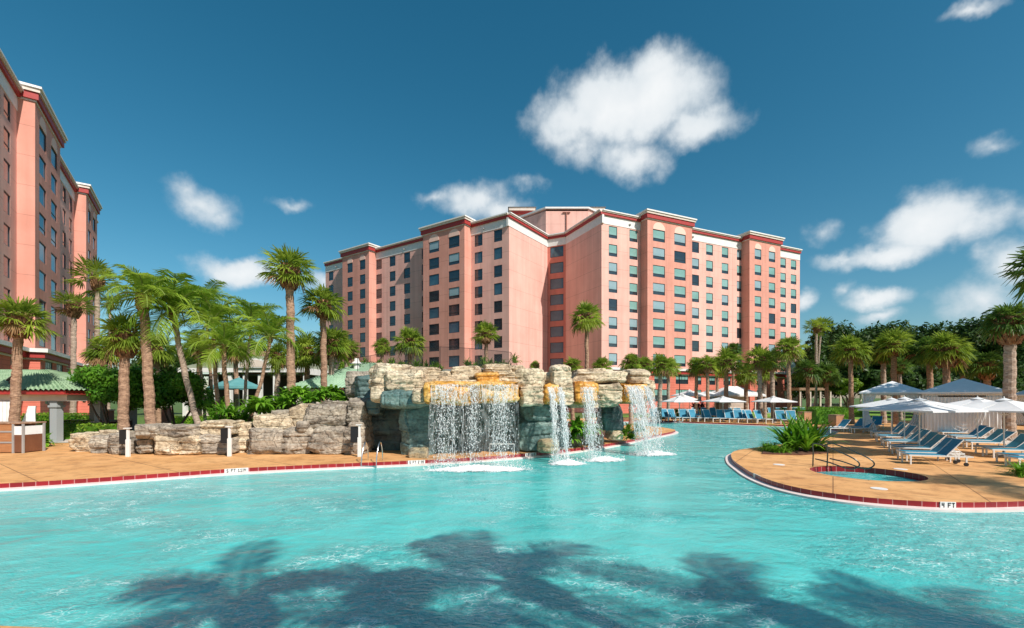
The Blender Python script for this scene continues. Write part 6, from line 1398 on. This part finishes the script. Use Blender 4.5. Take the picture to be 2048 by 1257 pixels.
# white posts with dark speaker boxes
def postbox(px, Y, pyt, label, boxside=-1):
    x = XP(px, Y); h_ = ZP(pyt, Y); e = empty('signal_post', (x, Y, 0), 0, label, 'post', 'white posts with a black box')
    mb = MB(); mb.bx(-.075, .075, -.06, .06, 0, h_ * .62); mb.bx(-.045, .045, -.05, .05, h_ * .62, h_); mb.build('post', MT['white'], e, bevel=.01)
    mb = MB(); mb.bx(-.14, .1, -.09, .09, h_ + .003, h_ + .04); mb.build('cap', MT['white'], e)
    mb = MB(); mb.bx(-.08 - .32, -.08, .0, .18, h_ * .45, h_ * .96); mb.build('box', MT['black'], e, bevel=.01)
postbox(256, 20.0, 858, 'white post with black box at the left end of the low rock walls'); postbox(459, 20.1, 855, 'white post with black box before the tall stepped rock wall'); postbox(719, 20.0, 851, 'white post with black box in the shade next to the pool ladder')
# pool ladder
def arc(pts, r=.022, n=8): mb = MB(); mb.tube(catmull(pts, 5), r, n); return mb
e = empty('pool_ladder', (XP(742, 18.4), 18.35, 0), -.05, 'steel pool ladder at the edge left of the wide waterfall', 'pool ladder')
for s in (-.3, .3): arc([(s, .55, 0), (s, .5, .45), (s, .3, .78), (s, .02, .6), (s, -.18, .1), (s, -.2, -.5)]).build('handrail', MT['metal'], e, smooth=True)
mb = MB()
for z in (-.12, -.35): mb.bx(-.3, .3, -.24, -.16, z - .015, z + .015)
mb.build('steps', MT['metal'], e)
e = empty('pool_ladder', (XP(1352, 50.2), 50.2, 0), 0, 'small steel ladder rails on the far pool edge below the loungers', 'pool ladder')
for s in (-.4, .4): arc([(s, 1.0, 0), (s, .9, .8), (s, .3, .9), (s, -.4, .1), (s, -.5, -.4)], .03).build('handrail', MT['metal'], e, smooth=True)
# hot tub hand rails
bronze = mat('dark_rail', (.12, .12, .11), .25, metal=.9)
e = empty('hand_rail', (11.25, 17.15, 0), 0, 'pair of bent steel grab rails at the back of the hot tub', 'hand rail')
for (a, c) in ((0, 0), (.62, .12)): arc([(a, c, 0), (a + .02, c, .55), (a + .03, c, .86), (a + .35, c - .25, .78), (a + .95, c - .75, .42), (a + 1.1, c - .85, .18), (a + .85, c - .72, .03), (a + .35, c - .35, .22), (a + .06, c - .05, .3)], .024).build('rail', bronze, e, smooth=True)
# skimmer lids and small covers
for (px, py, lb) in ((1801, 939, 'white round edged lid in the deck behind the hot tub'), (1758, 978, 'white lid in the deck in front of the hot tub'), (1558, 930, 'small pale lid in the deck left of the hot tub')):
    p = G(px, py); mb = MB(); mb.cyl((0, 0, 0), .2, .012, 20); tag(mb.build('skimmer_lid', MT['white'], None, (p.x, p.y, .001)), lb, 'lid', 'white lids in the deck')
# safety net fence on the rock top
e = empty('net_fence', (XP(715, 29), 27.5, 2.0), 0, 'thin black safety net on posts along the rock top', 'net fence')
net = bpy.data.materials.new('net'); net.use_nodes = True; t = net.node_tree; b = t.nodes['Principled BSDF']; b.inputs['Base Color'].default_value = (.012, .015, .015, 1); tr = N(t, 'ShaderNodeBsdfTransparent'); mx = N(t, 'ShaderNodeMixShader'); mx.inputs[0].default_value = .27; L(t, tr.outputs[0], mx.inputs[1]); L(t, b.outputs[0], mx.inputs[2]); L(t, mx.outputs[0], t.nodes['Material Output'].inputs[0])
fpts = [(715, 27.5, 716), (740, 27.5, 712), (812, 27, 697), (880, 26.5, 694), (940, 26.5, 697), (1022, 27.5, 705), (1034, 28, 728)]
zb_ = 3.9; off_ = Vector(e.location); mb = MB(); tb = MB()
for a, c in zip(fpts[:-1], fpts[1:]):
    A, C = W(a[0], a[2], a[1]), W(c[0], c[2], c[1]); mb.add([Vector((A.x, A.y, zb_)) - off_, Vector((C.x, C.y, zb_)) - off_, C - off_, A - off_], [(0, 1, 2, 3)]); tb.tube([A - off_, C - off_], .012, 4)
mb.build('net', net, e); tb.build('top_cord', MT['black'], e)
for a in fpts: A = W(a[0], a[2], a[1]) - off_; p = MB(); p.tube([(A.x, A.y, 1.0), A], .018, 5); p.build('post', MT['black'], e)
# lamp posts in the far planting
for (px, Y, pyt, lb) in ((1359, 56, 752, 'thin black lamp post in front of the hotel podium'), (1961, 50, 714, 'thin lamp post with small white head in the dark trees')):
    e = empty('lamp_post', (XP(px, Y), Y, 0), 0, lb, 'lamp post', 'thin lamp posts'); mb = MB(); mb.tube([(0, 0, 0), (0, 0, ZP(pyt, Y))], .05, 8); mb.build('pole', MT['black'], e)
    mb = MB(); mb.bx(-.22, .22, -.15, .15, ZP(pyt, Y) + .0, ZP(pyt, Y) + .14); mb.build('lamp_head', MT['white'] if px > 1900 else MT['black'], e, bevel=.02)
# small pink pillar under the left trees
for (px, Y, t0, lb) in ((217, 33, 822, 'short pink pillar under the left dark spreading tree'), (333, 34, 815, 'short pink pillar behind the right dark spreading tree')):
    e = empty('pillar', (XP(px, Y), Y, 0), 0, lb, 'pillar', 'short pink pillars'); mb = MB(); mb.bx(-.22, .22, -.22, .22, 0, ZP(t0, Y)); mb.build('shaft', MT['wall'], e); mb = MB(); mb.bx(-.27, .27, -.27, .27, ZP(t0, Y) + .002, ZP(t0, Y) + .1); mb.build('cap', MT['cream'], e)
# white rails inside the cave and under the arch
for (xa, ya, ln, hh, lb) in ((1.75, 22.6, .9, .75, 'low white rail standing under the rock arch beside the narrow spout'), (-1.0, 20.6, 1.1, .5, 'low white rail in the dark cave behind the wide curtain')):
    e = empty('hand_rail', (xa, ya, 0), 0, lb, 'hand rail'); mb = MB(); mb.tube([(0, 0, 0), (0, 0, hh), (ln, 0, hh), (ln, 0, 0)], .02, 6); mb.build('rail', MT['white'], e)
